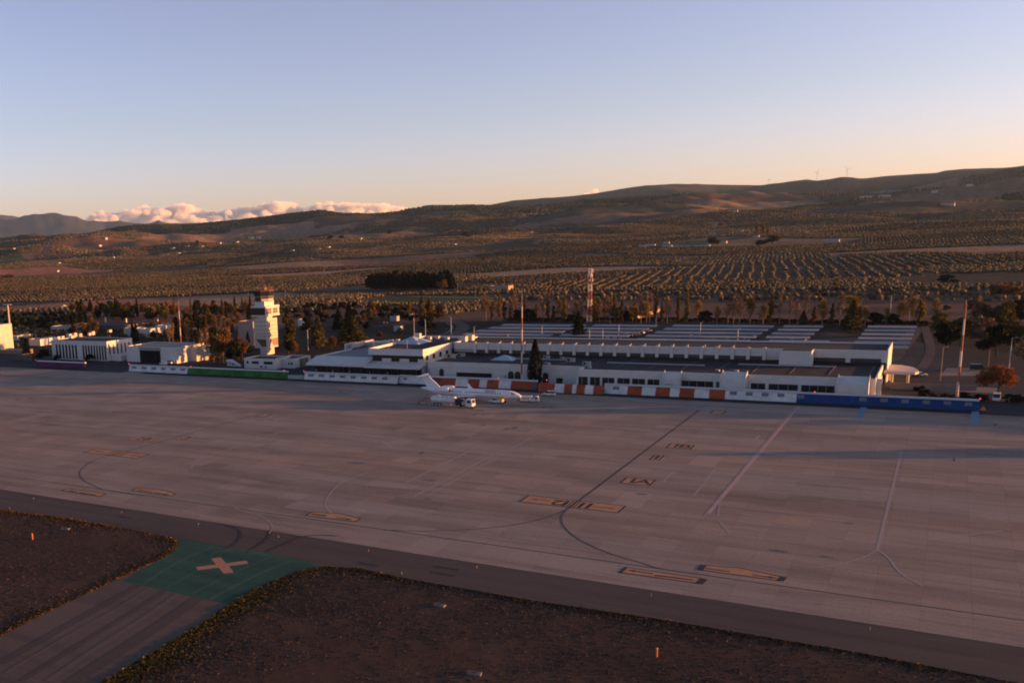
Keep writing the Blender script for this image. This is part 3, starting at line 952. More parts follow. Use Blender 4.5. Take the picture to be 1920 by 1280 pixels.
for x0, x1 in zip(px_, px_[1:]):
    tb().box(x0 + 0.55, x1 - 0.55, YH + 0.1, YH + 0.3, 7.5, ZH0).build('clerestory_window', CLER, T)
for u0, u1 in [(1528, 1585), (1594, 1652)]:
    tb().box(XatY(u0, 680, YH), XatY(u1, 682, YH), YH + 0.1, YH + 0.3, 7.5, ZH0).build('clerestory_window', CLER, T)
tb().box(XatY(1585, 680, YH), XatY(1594, 680, YH), YH - 0.7, YH + 0.3, 7.3, ZH0 + 0.1).build('pier', WALL, T)
tb().box(XatY(1652, 680, YH), XH1, YH - 0.31, YH + 0.3, 7.5, ZH0).build('pier', WALL, T)
tb().box(XH0, xa - 0.55, YH + 0.1, YH + 0.35, 7.5, ZH0).build('hall_panel', GREYW, T)
tb().box(xb + 0.55, XatY(1461, 670, YH), YH + 0.1, YH + 0.35, 7.5, ZH0).build('hall_panel', WALL2, T)
# ledge line along the wall band
tb().box(xa, xb, YH - 0.12, YH, ZH1 - 0.75, ZH1 - 0.62).build('ledge', WALL, T)
# white box that stands out of the hall
y0 = 369.5
x0, x1 = XatY(1461, 672, y0), XatY(1521, 674, y0)
vb_ = tb().box(x0, x1, y0, YH - 0.01, ZR, 11.6).build('vent_house', WALL, T)
tb().box(x0 + 0.3, x1 - 0.3, y0 + 0.3, YH - 0.3, 11.6, 11.62).build('vent_roof', ROOFD, vb_)
# roof lamps along the hall parapet
for u in [939, 961, 984, 1032, 1056, 1081, 1105.5, 1130.5, 1157, 1183, 1210, 1236, 1263, 1290, 1322, 1349, 1376]:
    x = XatY(u, 650, YH + 0.6)
    tb().ball((x, YH + 0.6, ZH1 + 0.55), 0.26, 8, 5).tube([(x, YH + 0.6, ZH1 - 0.4), (x, YH + 0.6, ZH1 + 0.4)], [0.06, 0.06], 6).build('roof_lamp', LAMPH, T)
# bright plant on the hall roof, left
for u, v, w, hh in [(868.5, 640, 1.6, 2.2), (881, 638, 1.6, 2.4)]:
    p = A(u, v, ZH1 - 0.5)
    tb().box(p[0] - w, p[0] + w, p[1] - 1.3, p[1] + 1.3, ZH1 - 0.5, ZH1 - 0.5 + hh).build('roof_tank', WALL2, T)
# leaf shaped entrance canopy at the right end
zc = 5.0
pts = [A(u, v, zc)[:2] for u, v in [(1657, 697), (1664, 683), (1690, 684), (1712, 688), (1720, 692), (1723, 696), (1716, 698), (1700, 697.5), (1680, 697)]]
cnp = tb().prism(pts, zc - 0.8, zc).build('entrance_canopy', mat('canopy_shell', (0.52, 0.44, 0.40), 0.7, 0.12, 0.4), T)
for u, v in [(1703, 697), (1673, 696), (1668, 690)]:
    p = A(u, v, zc - 0.8)
    tb().tube([(p[0], p[1], 0), (p[0], p[1], zc - 0.8)], [0.45, 0.45], 10).build('canopy_column', WALL2, cnp)
# landside lower wall under the canopy
tb().box(XR + 1.0, XR + 26, 372, 372.4, 0, 1.6).build('terrace_wall', PAVE, T)

# ------------------------------------------------------------------ office block with the hipped skylight
Bk = thing('office_block', 'white two storey block with hipped grey skylight at the left end of the terminal', 'office building', (-186, 370, 0))
O = (-186, 370, 0)
X0, X1, Y0, Y1 = -199.0, -173.8, 350.0, 404.0
ZP0, ZP1, ZT = 8.7, 11.35, 10.4
w = tb()
w.box(X0, X1, Y0, Y0 + 0.4, ZP0, ZP1).box(X1 - 0.4, X1, Y0 + 0.4, Y1, ZP0, ZP1).box(X0, X0 + 0.4, Y0 + 0.4, Y1, ZP0, ZP1).box(X0 + 0.4, X1 - 0.4, Y1 - 0.4, Y1, ZP0, ZP1)
w.build('parapet', WALL, Bk)
w = tb().box(X0 + 1.2, X1 - 0.25, Y0 + 1.2, Y1 - 0.5, 0, ZP0)
w.build('wall', WALL, Bk)
tb().box(X0 + 0.4, X1 - 0.4, Y0 + 0.4, Y1 - 0.4, ZT - 0.2, ZT).build('roof', ROOFD, Bk)
tb().box(X0 + 1.3, X1 - 0.3, Y0 + 1.1, Y0 + 1.2, 7.3, ZP0 - 0.01).build('window_band', GLASSD, Bk)
for u0, u1 in [(699, 716), (733.5, 749), (767, 783)]:
    tb().box(XatY(u0, 675, Y0 + 1.1), XatY(u1, 675, Y0 + 1.1), Y0 + 1.08, Y0 + 1.2, 6.0, 7.3).build('window', GLASSD, Bk)
for k in range(8):
    yy = Y0 + 3.0 + k * 6.3
    tb().box(X1 - 0.25, X1 - 0.2, yy, yy + 2.3, 6.6, 8.5).build('window', GLASSD, Bk)
b = tb()
p = A(774, 643, ZT)
hw, hd = 6.2, 7.0
cs = [(p[0] - hw, p[1] - hd, ZT + .2), (p[0] + hw, p[1] - hd, ZT + .2), (p[0] + hw, p[1] + hd, ZT + .2), (p[0] - hw, p[1] + hd, ZT + .2)]
for k in range(4):
    b.face([cs[k], cs[(k + 1) % 4], (p[0], p[1], ZT + 3.0)])
b.build('skylight', SKYL, Bk)
p = A(767, 641, ZT)
tb().box(p[0] - 1.2, p[0] + 1.2, p[1] + 8, p[1] + 10, ZT, ZT + 3.0).build('chimney', WALL2, Bk)
for u, v in [(722, 643), (745, 641), (820, 635), (838, 637), (805, 636), (733, 642)]:
    q = A(u, v, ZT)
    tb().box(q[0] - 0.9, q[0] + 0.9, q[1] - 0.9, q[1] + 0.9, ZT, ZT + 1.2).build('roof_vent', WALL2, Bk)
for u, vt, vb in [(725, 633, 652), (759.5, 631, 652), (697, 635, 650)]:
    q = A(u, vb, ZP1)
    tb().tube([(q[0], q[1] + 2, ZT), (q[0], q[1] + 2, ZT + 4.0)], [0.07, 0.05], 6).build('flag_pole', METAL, Bk)

# ------------------------------------------------------------------ arrivals wing with deep canopy
Wg = thing('canopy_wing', 'low white wing with a deep sloping canopy over dark glazing left of the office block', 'terminal wing', (-205, 365, 0))
O = (-205, 365, 0)
XA, XB, YC = -226.4, -172.6, 344.0
b = tb().xprism([(YC, 4.2), (YC, 4.9), (YC + 9.0, 7.3), (YC + 9.0, 6.6)], XA, X0 + 1.0)
b.build('canopy', WALL, Wg)
tb().xprism([(YC, 4.0), (YC, 4.6), (YC + 6.0, 5.6), (YC + 6.0, 5.0)], X0 + 1.003, XB).build('canopy', WALL, Wg)
tb().box(XA + 1.0, XB - 0.4, YC + 5.2, YC + 5.6, 0, 4.6).build('glazing', mat('canopy_glazing', (0.030, 0.030, 0.026), 0.2, 0.6, 0.25, 0.4), Wg)
for k in range(19):
    x = XA + 1.5 + k * 2.85
    tb().box(x, x + 0.14, YC + 5.05, YC + 5.2, 0, 4.5).build('mullion', mat('dull_mullion', (0.09, 0.09, 0.09), 0.6, 0.2, 0.5), Wg)
tb().box(XB - 0.4, XB, YC + 3.0, YC + 7.0, 0, 4.9).build('end_wall', GREYW, Wg)
yb = 392.0
tb().box(XA + 2, X0 + 1.1, YC + 9.003, yb, 6.3, 6.9).build('roof', ROOFG, Wg)
tb().box(XA + 1.2, XA + 2, YC + 9.003, yb, 0, 7.35).box(XA + 2, X0 + 1.1, YC + 8.6, YC + 8.9, 0, 6.5).build('wall', WALL, Wg)
tb().box(XA + 2, X0 - 0.1, yb, yb + 8, 0, 8.9).box(XA + 1.0, XA + 2.0, 380, yb + 8, 0, 9.6).build('back_block', GREYW, Wg)
pq = [A(u, v, 8.6) for u, v in [(648, 648), (672, 643.5)]]
bl_ = tb().box(pq[0][0] - 0.6, pq[0][0], pq[0][1], pq[1][1], 6.9, 9.4)
for k in range(5):
    yy = pq[0][1] + (pq[1][1] - pq[0][1]) * (k + 0.5) / 5
    bl_.box(pq[0][0], pq[0][0] + 0.5, yy - 0.4, yy + 0.4, 6.9, 9.2)
bl_.build('screen_wall', WALL, Wg)
for u, v in [(593, 693), (624, 694.5), (655, 696), (693, 697.5), (727, 699)]:
    x = XatY(u, v, YC + 1.5)
    z = float(onY(u, v, YC + 1.5)[2])
    tb().ball((x, YC + 1.5, z), 0.22, 8, 5).tube([(x, YC + 1.5, 0), (x, YC + 1.5, z)], [0.06, 0.06], 6).build('globe_lamp', LAMPH, Wg)

# ------------------------------------------------------------------ control tower
TX, TY = -289.9, 405.0                        # near corner of the shaft
Tw = thing('control_tower', 'tall square white control tower with dark glazed cab and flaring collar floor', 'control tower', (TX - 4, TY + 6, 0))
O = (TX - 4, TY + 6, 0)
def lv(v): return float(onY(499, v, TY)[2])
x0, x1, y0, y1 = TX - 7.8, TX, TY, TY + 10.0
s = tb()
s.box(x0 + 3.8, x1 + 0.3, y0 - 0.6, y0 + 6, 0, lv(653))
s.box(x0, x1, y0, y1, lv(653), lv(598))
s.box(x0 + 2.4, x1 - 0.05, y0 + 0.05, y0 + 6, lv(598), lv(592.5))
s.build('shaft', WALL2, Tw)
fr = tb()
for z in (lv(617.5), lv(619.5)):
    fr.box(x0 - 0.12, x1 + 0.12, y0 - 0.12, y1 + 0.12, z - 0.12, z + 0.12)
fr.build('string_course', GREYW, Tw)
slots = tb()
for zc_ in (lv(603), lv(611), lv(626), lv(631)):
    for k in range(4):
        xx = x0 + 1.4 + k * 1.7
        slots.box(xx, xx + 0.55, y0 - 0.03, y0, zc_ - 0.25, zc_ + 0.25)
        yy = y0 + 1.2 + k * 2.1
        slots.box(x1, x1 + 0.03, yy, yy + 0.7, zc_ - 0.25, zc_ + 0.25)
slots.build('vent_slots', DARKM, Tw)
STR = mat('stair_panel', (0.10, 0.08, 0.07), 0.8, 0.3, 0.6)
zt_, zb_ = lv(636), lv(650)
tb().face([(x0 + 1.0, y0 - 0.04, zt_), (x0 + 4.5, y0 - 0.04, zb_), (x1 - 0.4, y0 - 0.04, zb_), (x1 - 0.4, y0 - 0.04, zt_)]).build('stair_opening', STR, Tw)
tb().face([(x1 + 0.04, y0 + 2.5, zt_), (x1 + 0.04, y0 + 6, zb_), (x1 + 0.04, y1, zb_), (x1 + 0.04, y1, zt_)]).build('stair_opening', mat('stair_panel_pale', (0.22, 0.17, 0.13), 0.8, 0.3, 0.6), Tw)  # paler panel colour on the right-hand face
# collar floor
cx0, cx1, cy0, cy1 = x0 - 0.9, x1 - 0.1, y0 - 0.7, y1 + 2.0
za, zb2, zc2, zd = lv(593.5), lv(591), lv(577), lv(574)
c = tb().box(cx0, cx1 + 0.6, cy0, cy1, za, zb2).box(cx0, cx1 + 0.6, cy0, cy1, zc2, zd)
c.build('collar_slab', WALL, Tw)
tb().box(cx0 + 0.15, cx1 + 0.45, cy0 + 0.15, cy1 - 0.15, zb2, zc2).build('collar_wall', WALL2, Tw)
tb().box(cx0 + 0.2, cx1 + 0.3, cy0 + 0.08, cy0 + 0.15, zb2 + 0.1, zc2 - 0.1).build('window', GLASSD, Tw)
for k in range(2):
    yy = cy0 + 1.4 + k * 5.6
    wn = tb().box(cx1 + 0.45, cx1 + 0.5, yy, yy + 4.0, zb2 + 0.6, zc2 - 0.6).build('window', mat('amber_window', (0.10, 0.075, 0.05), 0.3, 0.3, 0.8, 0.5), Tw)
    tb().box(cx1 + 0.5, cx1 + 0.56, yy + 2.1, yy + 2.3, zb2 + 0.6, zc2 - 0.6).box(cx1 + 0.5, cx1 + 0.56, yy, yy + 4.0, (zb2 + zc2) / 2 - 0.1, (zb2 + zc2) / 2 + 0.1).build('frame', WALL2, wn)
# neck, gallery, cab
cxm, cym = (x0 + x1) / 2 - 0.3, y0 + 5.0
tb().box(cxm - 3.0, cxm + 3.2, cym - 4.2, cym + 4.2, zd, lv(565)).build('neck', WALL, Tw)
def octo(r, z, k=8):
    return [(cxm + r * math.cos(2 * math.pi * (i + .5) / k), cym + r * 1.08 * math.sin(2 * math.pi * (i + .5) / k), z) for i in range(k)]
def frustum(mb, r0, z0, r1, z1):
    a, b = octo(r0, z0), octo(r1, z1)
    for i in range(8):
        mb.face([a[i], a[(i + 1) % 8], b[(i + 1) % 8], b[i]])
    return mb.face(b).face(a[::-1])
frustum(tb(), 4.6, lv(565.5), 5.0, lv(559.5)).build('gallery', mat('shaded_gallery', (0.075, 0.060, 0.052), 0.8, 0.2, 0.6), Tw)  # shade on the gallery put into its dark brown colour
gb = tb()
for i in (6, 7, 0, 1):
    a, b_ = octo(4.68, lv(564.5)), octo(5.06, lv(560.5))
    j = (i + 1) % 8
    gb.face([a[i], a[j], b_[j], b_[i]])
gb.build('lit_gallery_side', WALL2, Tw)  # sunlit side of the gallery painted as pale faces
ra = tb()
for i in range(8):
    a, b_ = octo(5.2, lv(559.5))[i], octo(5.2, lv(559.5))[(i + 1) % 8]
    for dz in (0.5, 1.0):
        ra.tube([(a[0], a[1], a[2] + dz), (b_[0], b_[1], b_[2] + dz)], [0.05, 0.05], 5)
    ra.tube([a, (a[0], a[1], a[2] + 1.0)], [0.05, 0.05], 5)
ra.build('railing', METAL, Tw)
frustum(tb(), 4.3, lv(559.5) + 0.01, 5.6, lv(546.5)).build('cab_glass', GLASSD, Tw)
mm_ = tb()
for i in range(8):
    mm_.tube([octo(4.35, lv(559.4))[i], octo(5.65, lv(546.5))[i]], [0.14, 0.14], 5)
mm_.build('cab_mullion', DARKM, Tw)
frustum(tb(), 5.8, lv(546.5) + 0.01, 5.4, lv(544.5)).build('cab_roof', mat('rusty_roof', (0.13, 0.075, 0.052), 0.8, 0.3, 0.8), Tw)
an = tb()
for i in range(8):
    a, b_ = octo(5.0, lv(544.5))[i], octo(5.0, lv(544.5))[(i + 1) % 8]
    for dz in (0.6, 1.2):
        an.tube([(a[0], a[1], a[2] + dz), (b_[0], b_[1], b_[2] + dz)], [0.06, 0.06], 5)
    an.tube([a, (a[0], a[1], a[2] + 1.2)], [0.06, 0.06], 5)
for dx, dy, hh in [(-2, 0, 4.2), (-3.2, 1, 3.0), (0.5, 1, 3.6), (2.2, -1, 2.6), (-1, 2, 2.8), (3, 2, 2.0)]:
    an.tube([(cxm + dx, cym + dy, lv(544.5)), (cxm + dx, cym + dy, lv(544.5) + hh)], [0.09, 0.04], 6)
an.box(cxm - 1, cxm + 1.5, cym - 1, cym + 1, lv(544.5), lv(544.5) + 1.3)
an.build('roof_aerials', mat('red_white_aerials', (0.24, 0.12, 0.085), 0.7, 0.5, 1.2), Tw)

# ------------------------------------------------------------------ simple buildings
def building(name, label, x0, x1, y0, y1, h, wallm, roofm, wins=(), parapet=0.5, group=None, pitched=None, cat='building', side_wins=()):
    """flat or pitched house: wall, roof and its openings; wins are (x0,x1,z0,z1) on the front, side_wins (y0,y1,z0,z1) on the +X end"""
    global O
    t = thing(name, label, cat, ((x0 + x1) / 2, (y0 + y1) / 2, 0), 0, group)
    O = ((x0 + x1) / 2, (y0 + y1) / 2, 0)
    w = tb().box(x0, x1, y0, y1, 0, h)
    if not pitched and parapet:
        w.box(x0, x1, y0, y0 + 0.3, h, h + parapet).box(x0, x1, y1 - 0.3, y1, h, h + parapet).box(x0, x0 + 0.3, y0 + 0.3, y1 - 0.3, h, h + parapet).box(x1 - 0.3, x1, y0 + 0.3, y1 - 0.3, h, h + parapet)
    w.build('wall', wallm, t)
    if pitched:
        ym = (y0 + y1) / 2
        tb().xprism([(y0 - 0.4, h), (ym, h + pitched), (y1 + 0.4, h)], x0 - 0.4, x1 + 0.4).build('roof', roofm, t)
    else:
        tb().box(x0 + 0.3, x1 - 0.3, y0 + 0.3, y1 - 0.3, h + 0.01, h + 0.08).build('roof', roofm, t)
    for q in wins:
        tb().box(q[0], q[1], y0 - 0.04, y0 + 0.1, q[2], q[3]).build('window', GLASSD, t)
    for q in side_wins:
        tb().box(x1 - 0.1, x1 + 0.04, q[0], q[1], q[2], q[3]).build('window', GLASSD, t)
    return t
# building at the tower foot
bx0, bx1 = XatY(458, 680, 356), XatY(517, 684, 356)
wz = lambda v, y, u=490: float(onY(u, v, y)[2])
building('tower_annex', 'white single storey house with three dark windows at the foot of the tower', bx0, bx1, 356, 368, 4.2, WALL, ROOFD,
         [(XatY(a, 677, 356), XatY(b, 677, 356), 2.2, 3.4) for a, b in [(462, 466), (472, 485), (494, 511)]] + [(XatY(488, 690, 356), XatY(492, 690, 356), 0.6, 1.4), (XatY(497, 690, 356), XatY(500, 690, 356), 0.5, 1.3)])
ax0, ax1 = XatY(526, 680, 361), XatY(551, 680, 361)
building('red_roofed_annex', 'small white annex with dull red roof right of the tower foot house', ax0 - 3, ax1, 361, 375, 3.9, WALL, mat('dull_red_roof', (0.14, 0.06, 0.055), 0.9, 0.2, 0.5),
         [(XatY(a, 680, 361), XatY(b, 680, 361), 1.6, 2.7) for a, b in [(540, 543), (545, 548.5)]] + [(XatY(518, 680, 361), XatY(525, 680, 361), 0.4, 3.0)])
building('boundary_shed', 'low olive grey shed between the red roofed annex and the canopy wing', XatY(553, 680, 366), XatY(567, 680, 366), 366, 371, 3.4, mat('olive_render', (0.17, 0.15, 0.11), 0.9, 0.2, 0.4), ROOFD)
# wall and pale building behind the trees left of the tower
building('pink_block', 'pale pink long block half hidden behind trees left of the tower', XatY(446, 606, 440), XatY(474, 606, 440), 440, 450, wz(604, 440, 455), mat('pink_render', (0.30, 0.235, 0.225), 0.9, 0.12, 0.4), ROOFG)
# hangar with a dark opening
hx0, hx1 = XatY(237.5, 665, 362), XatY(331, 668, 362)
ht = building('fire_station', 'white garage building with one wide dark open bay beside the green fence', hx0, hx1, 362, 384, wz(650.5, 362, 250), WALL, ROOFG, [], 0.4, None, None, 'garage')
gx0, gx1 = XatY(262.5, 665, 362), XatY(301, 668, 362)
tb().box(gx0, gx1, 361.9, 362.05, 0, wz(657, 362, 280)).build('bay_opening', mat('bay_dark', (0.010, 0.009, 0.009), 0.9, 0.3, 0.5), ht)
tb().box(gx0 - 0.4, gx1 + 0.4, 361.75, 362.0, wz(656.8, 362, 280), wz(651, 362, 280)).build('lintel', mat('bay_lintel', (0.30, 0.29, 0.25), 0.9, 0.1, 0.4), ht)
building('garage_side_block', 'small sunlit cream block at the right end of the open garage', hx1 + 0.05, hx1 + 4.5, 372, 384, wz(652, 372, 320), WALL2, ROOFG)
# office building with vertical fins
fx0, fx1 = XatY(97, 650, 361), XatY(201, 655, 361)
zt1 = wz(639.5, 361, 120)
ft = building('finned_office', 'white office building with tall dark slot windows between vertical fins and a sunlit end', fx0, fx1, 361, 380, zt1, WALL, ROOFD, [], 0.4, None, None, 'office building')
fins = [(105 + 6.0 * k, 108.2 + 6.0 * k) for k in range(7)] + [(155 + 5.1 * k, 157.8 + 5.1 * k) for k in range(9)]
for a, b in fins:
    xx0, xx1 = XatY(a, 655, 361), XatY(b, 655, 361)
    if xx1 < fx1 - 0.3:
        tb().box(xx0, xx1, 360.95, 361.1, 0.4, zt1 - 1.9).build('window', GLASSD, ft)
for k in range(6):
    yy = 362.2 + k * 2.9
    tb().box(fx1 - 0.1, fx1 + 0.05, yy, yy + 1.3, 3.2, zt1 - 1.7).build('window', mat('warm_slot', (0.10, 0.06, 0.035), 0.4, 0.2, 0.6, 0.4), ft)
tb().box(fx1 + 0.01, fx1 + 7.5, 363, 380, 0, 2.8).build('side_wing', WALL, ft)
for yy in (368, 374):
    tb().box(fx1 + 7.5, fx1 + 7.55, yy, yy + 2, 1.0, 2.2).build('window', GLASSD, ft)
tb().box(XatY(152, 655, 361) - 0.2, XatY(154, 655, 361) + 0.2, 360.8, 361, 0, zt1 + 0.2).build('pier', WALL, ft)
for u, v, w_ in [(130, 633, 2.5), (140, 631, 2.0), (150, 632, 1.6), (168, 629, 1.2), (174, 628, 1.6), (110, 636, 0.8), (118, 635, 0.8), (135, 634, 1.2), (206, 623, 1.5)]:
    q = A(u, v, zt1)
    hv_ = 1.5 + 0.6 * (w_ > 1.5)
    tb().box(q[0] - w_ / 2, q[0] + w_ / 2, q[1] - 1, q[1] + 1, zt1 + 0.08, zt1 + hv_).build('roof_unit', WALL2, ft)
# big hangar cut by the left edge
wx1 = XatY(1, 650, 384)
ht2 = building('white_hangar', 'big pale hangar wall glowing in the low sun at the far left', wx1 - 40, wx1, 384, 394, wz(611, 384, 5), WALL2, ROOFG, [], 0.6, None, None, 'hangar')
tb().box(wx1, wx1 + 0.06, 385, 393, 0.2, 1.6).build('door_band', GREYW, ht2)
tb().box(wx1, wx1 + 0.05, 387, 387.2, 1.6, 11).box(wx1, wx1 + 0.05, 390.5, 390.7, 1.6, 11).build('panel_joint', GREYW, ht2)
def lowb(name, label, u0, u1, vb, depth, h, wm=WALL, rm=ROOFG, **k):
    p, q = A(u0, vb), A(u1, vb)
    y = (p[1] + q[1]) / 2
    return building(name, label, XatY(u0, vb, y), XatY(u1, vb, y), y, y + depth, h, wm, rm, **k)
lowb('storage_shed', 'sunlit low white store right of the big hangar', 24, 33, 638, 14, 2.6, WALL2)
lowb('storage_shed', 'flat brownish shed in front of the dark conifer at far left', 0, 42, 664, 8, 2.0, mat('brown_render', (0.24, 0.16, 0.12), 0.9, 0.2, 0.4))
lowb('storage_shed', 'white gabled shed with small windows beside the dark conifer', 55, 76, 648, 9, 3.6, WALL, ROOFG)
lowb('storage_shed', 'low white shed with one dark gap left of the finned office', 77, 93, 646, 9, 3.8, WALL, ROOFD)
lowb('storage_shed', 'dark low garage by the pale road edge at far left', 22, 60, 676, 5, 2.2, mat('dark_render', (0.10, 0.085, 0.075), 0.9, 0.2, 0.4))
lowb('warehouse', 'long grey warehouse with orange lit roof edge behind the finned office', 96, 140, 624, 12, 4.2, GREYW, mat('orange_roof_sheet', (0.33, 0.17, 0.10), 0.8, 0.2, 0.5))
lowb('warehouse', 'long dark warehouse with flat grey roof beyond the finned office roof', 141, 236, 622, 18, 4.6, mat('dark_warehouse', (0.10, 0.085, 0.09), 0.9, 0.2, 0.3), ROOFD)
lowb('grey_block', 'plain grey block behind the sunlit end of the finned office', 233, 250, 632, 12, 5.6, GREYW, ROOFG)
lowb('cream_house', 'cream house catching the sun behind the open garage', 262, 281, 632, 14, 5.0, WALL2, ROOFG, side_wins=[])
lowb('cream_house', 'pale house partly hidden by bare poplars behind the open garage', 293, 312, 624, 14, 4.6, WALL, ROOFG)
lowb('roadside_hut', 'long flat roofed hut behind the bare poplars by the left striped mast', 318, 355, 625, 8, 2.6, GREYW, ROOFG)
lowb('roadside_hut', 'tiny white hut in the trees right of the tower', 559, 569, 611, 6, 4.0, WALL, ROOFG)
lowb('roadside_hut', 'small white hut with sunlit end by the access road', 731, 744, 602, 4, 3.0, GREYW, ROOFD)
lowb('roadside_hut', 'small white kiosk beside the orange bush on the access road', 738, 751, 621, 4, 2.8, GREYW, ROOFD)
lowb('roadside_hut', 'white gatepost hut under the yellow green tree behind the office block', 768, 773, 600, 3, 4.0, WALL2, ROOFD)
lowb('field_barn', 'lone field barn with lit end wall beyond the car park', 917, 953, 546, 14, 5.0, mat('barn_render', (0.30, 0.21, 0.165), 0.9, 0.15, 0.3), ROOFG)

# ------------------------------------------------------------------ blast fences
def fence(name, label, cells, y, h=2.5, rail=True, lamps=(), cat='blast fence', lean=1.1, recess=()):
    """cells: (u0, u1, material) along the fence front, panels lean back"""
    global O
    xs0, xs1 = XatY(cells[0][0], 720, y), XatY(cells[-1][1], 720, y)
    t = thing(name, label, cat, ((xs0 + xs1) / 2, y, 0))
    O = ((xs0 + xs1) / 2, y, 0)
    for c in cells:
        a, b = XatY(c[0], 720, y), XatY(c[1], 720, y)
        pn = tb().xprism([(y, 0.05), (y + 0.35 * lean, h * 0.45), (y + lean, h), (y + lean + 0.15, h), (y + 0.35 * lean + 0.2, h * 0.45), (y + 0.2, 0.0)], a + 0.03, b - 0.03).build('panel', c[2], t)
        k = max(1, int(round((b - a) / 1.6)))
        for i in range(1, k):
            xx = a + (b - a) * i / k
            tb().xprism([(y - 0.05, 0.1), (y + 0.35 * lean - 0.05, h * 0.45), (y + lean - 0.05, h - 0.1), (y + lean, h - 0.1), (y + 0.35 * lean, h * 0.45), (y, 0.1)], xx - 0.045, xx + 0.045).build('rib', c[2], pn)
        if len(c) > 3:
            for (q0, q1) in c[3]:
                w0, w1 = XatY(q0, 720, y), XatY(q1, 720, y)
                pf = lambda z: y + lean * (0.35 + 0.65 * (z / h - 0.45) / 0.55)
                za, zb_ = h * 0.50, h * 0.86
                tb().xprism([(pf(za) - 0.06, za), (pf(zb_) - 0.06, zb_), (pf(zb_) + 0.06, zb_), (pf(za) + 0.06, za)], w0, w1).build('vent_opening', mat('fence_vent', (0.16, 0.17, 0.20), 0.6, 0.3, 0.8), pn)
    if rail:
        tb().xprism([(y + lean - 0.45, h + 0.02), (y + lean - 0.45, h + 0.42), (y + lean + 0.55, h + 0.50), (y + lean + 0.55, h + 0.02)], xs0, xs1).build('top_rail', METAL, t)
    n = max(2, int((xs1 - xs0) / 5))
    for i in range(n + 1):
        xx = xs0 + 0.1 + (xs1 - xs0 - 0.2) * i / n
        tb().tube([(xx, y + lean, h - 0.1), (xx, y + lean + 1.7, 0)], [0.07, 0.07], 5).build('brace', DARKM, t)
    for u in lamps:
        xx = XatY(u, 720, y)
        lp = tb().ball((xx, y + lean, h + 0.72), 0.2, 8, 5).build('warning_lamp', REDLAMP, t)
        tb().tube([(xx, y + lean, h + 0.3), (xx, y + lean, h + 0.6)], [0.08, 0.08], 6).build('lamp_base', DARKM, lp)
    return t
def vents(u0, u1, n, w=9):
    return [(u0 + (u1 - u0) * (k + .5) / n - w / 2, u0 + (u1 - u0) * (k + .5) / n + w / 2) for k in range(n)]
YB = 331.6
fence('purple_blast_fence', 'dark purple blast fence at the far left apron edge', [(71, 161, PURPP)], 332.0, 2.6, True, (68, 160))
fence('green_blast_fence', 'blast fence with a white left part and a bright green right part', [(243, 352, WHITEP, vents(243, 352, 6, 9)), (352, 446, GREENP), (446, 538, GREENP)], YB, 2.6, True, (241.5, 357, 531))
fence('white_blast_fence', 'plain white blast fence with grey vents in front of the canopy wing', [(570, 745, WHITEP, vents(572, 730, 8, 10))], YB, 2.6, True, (568,))
fence('low_white_fence', 'short white fence stretch right behind the aircraft tail', [(747, 806, WHITEP, vents(747, 770, 1, 6))], 333.4, 2.6, True)
fence('striped_blast_fence', 'rust red and white striped blast fence behind the parked aircraft',
      [(808, 824, mat('brown_fence', (0.11, 0.05, 0.045), 0.8, 0.2, 0.5)), (824, 853, REDP), (853, 876, WHITEP), (876, 898, REDP), (898, 912, WHITEP), (912, 934, REDP), (934, 957, WHITEP), (957, 997, REDP), (997, 1006, mat('dark_fence', (0.10, 0.095, 0.11), 0.8, 0.2, 0.5))], YB + 0.4, 2.9, True, (932, 1023))
fence('striped_blast_fence', 'rust red and white striped blast fence without vents right of the cypress', [(1008, 1039, REDP), (1039, 1057, WHITEP), (1057, 1072, REDP), (1072, 1080, WHITEP), (1080, 1096, REDP), (1096, 1112, WHITEP), (1112, 1131, REDP)], 328.6, 3.0, False)
fence('striped_blast_fence', 'rust red and white blast fence with wide white end below the right wing windows',
      [(1132, 1176, WHITEP, [(1148, 1160)]), (1176, 1203, REDP), (1203, 1229, WHITEP), (1229, 1256, REDP), (1256, 1274, WHITEP), (1274, 1302, REDP), (1302, 1330, WHITEP), (1330, 1360, REDP), (1360, 1495, WHITEP, vents(1360, 1480, 4, 13))], YB, 2.9, True)
fence('blue_blast_fence', 'deep blue blast fence with pale vents at the right end of the apron', [(1495, 1600, BLUEP, [(1497, 1509)]), (1600, 1720, BLUEP, vents(1600, 1720, 3, 14)), (1720, 1840, BLUEP, vents(1720, 1840, 3, 14))], YB, 2.7, True, (1528, 1841))
# grey concrete ramp wall between the green and white fences
O = (0, 0, 0)
p, q = A(540, 710), A(566, 700)
rw = thing('ramp_wall', 'low grey ramp wall between the green and the white fences', 'wall', (p[0], p[1], 0))
O = (p[0], p[1], 0)
tb().prism([(p[0], p[1]), (p[0] + 7, p[1] + 1), (p[0] + 7, p[1] + 1.5), (p[0], p[1] + 0.5)], 0, 1.6).build('wall', GREYW, rw)

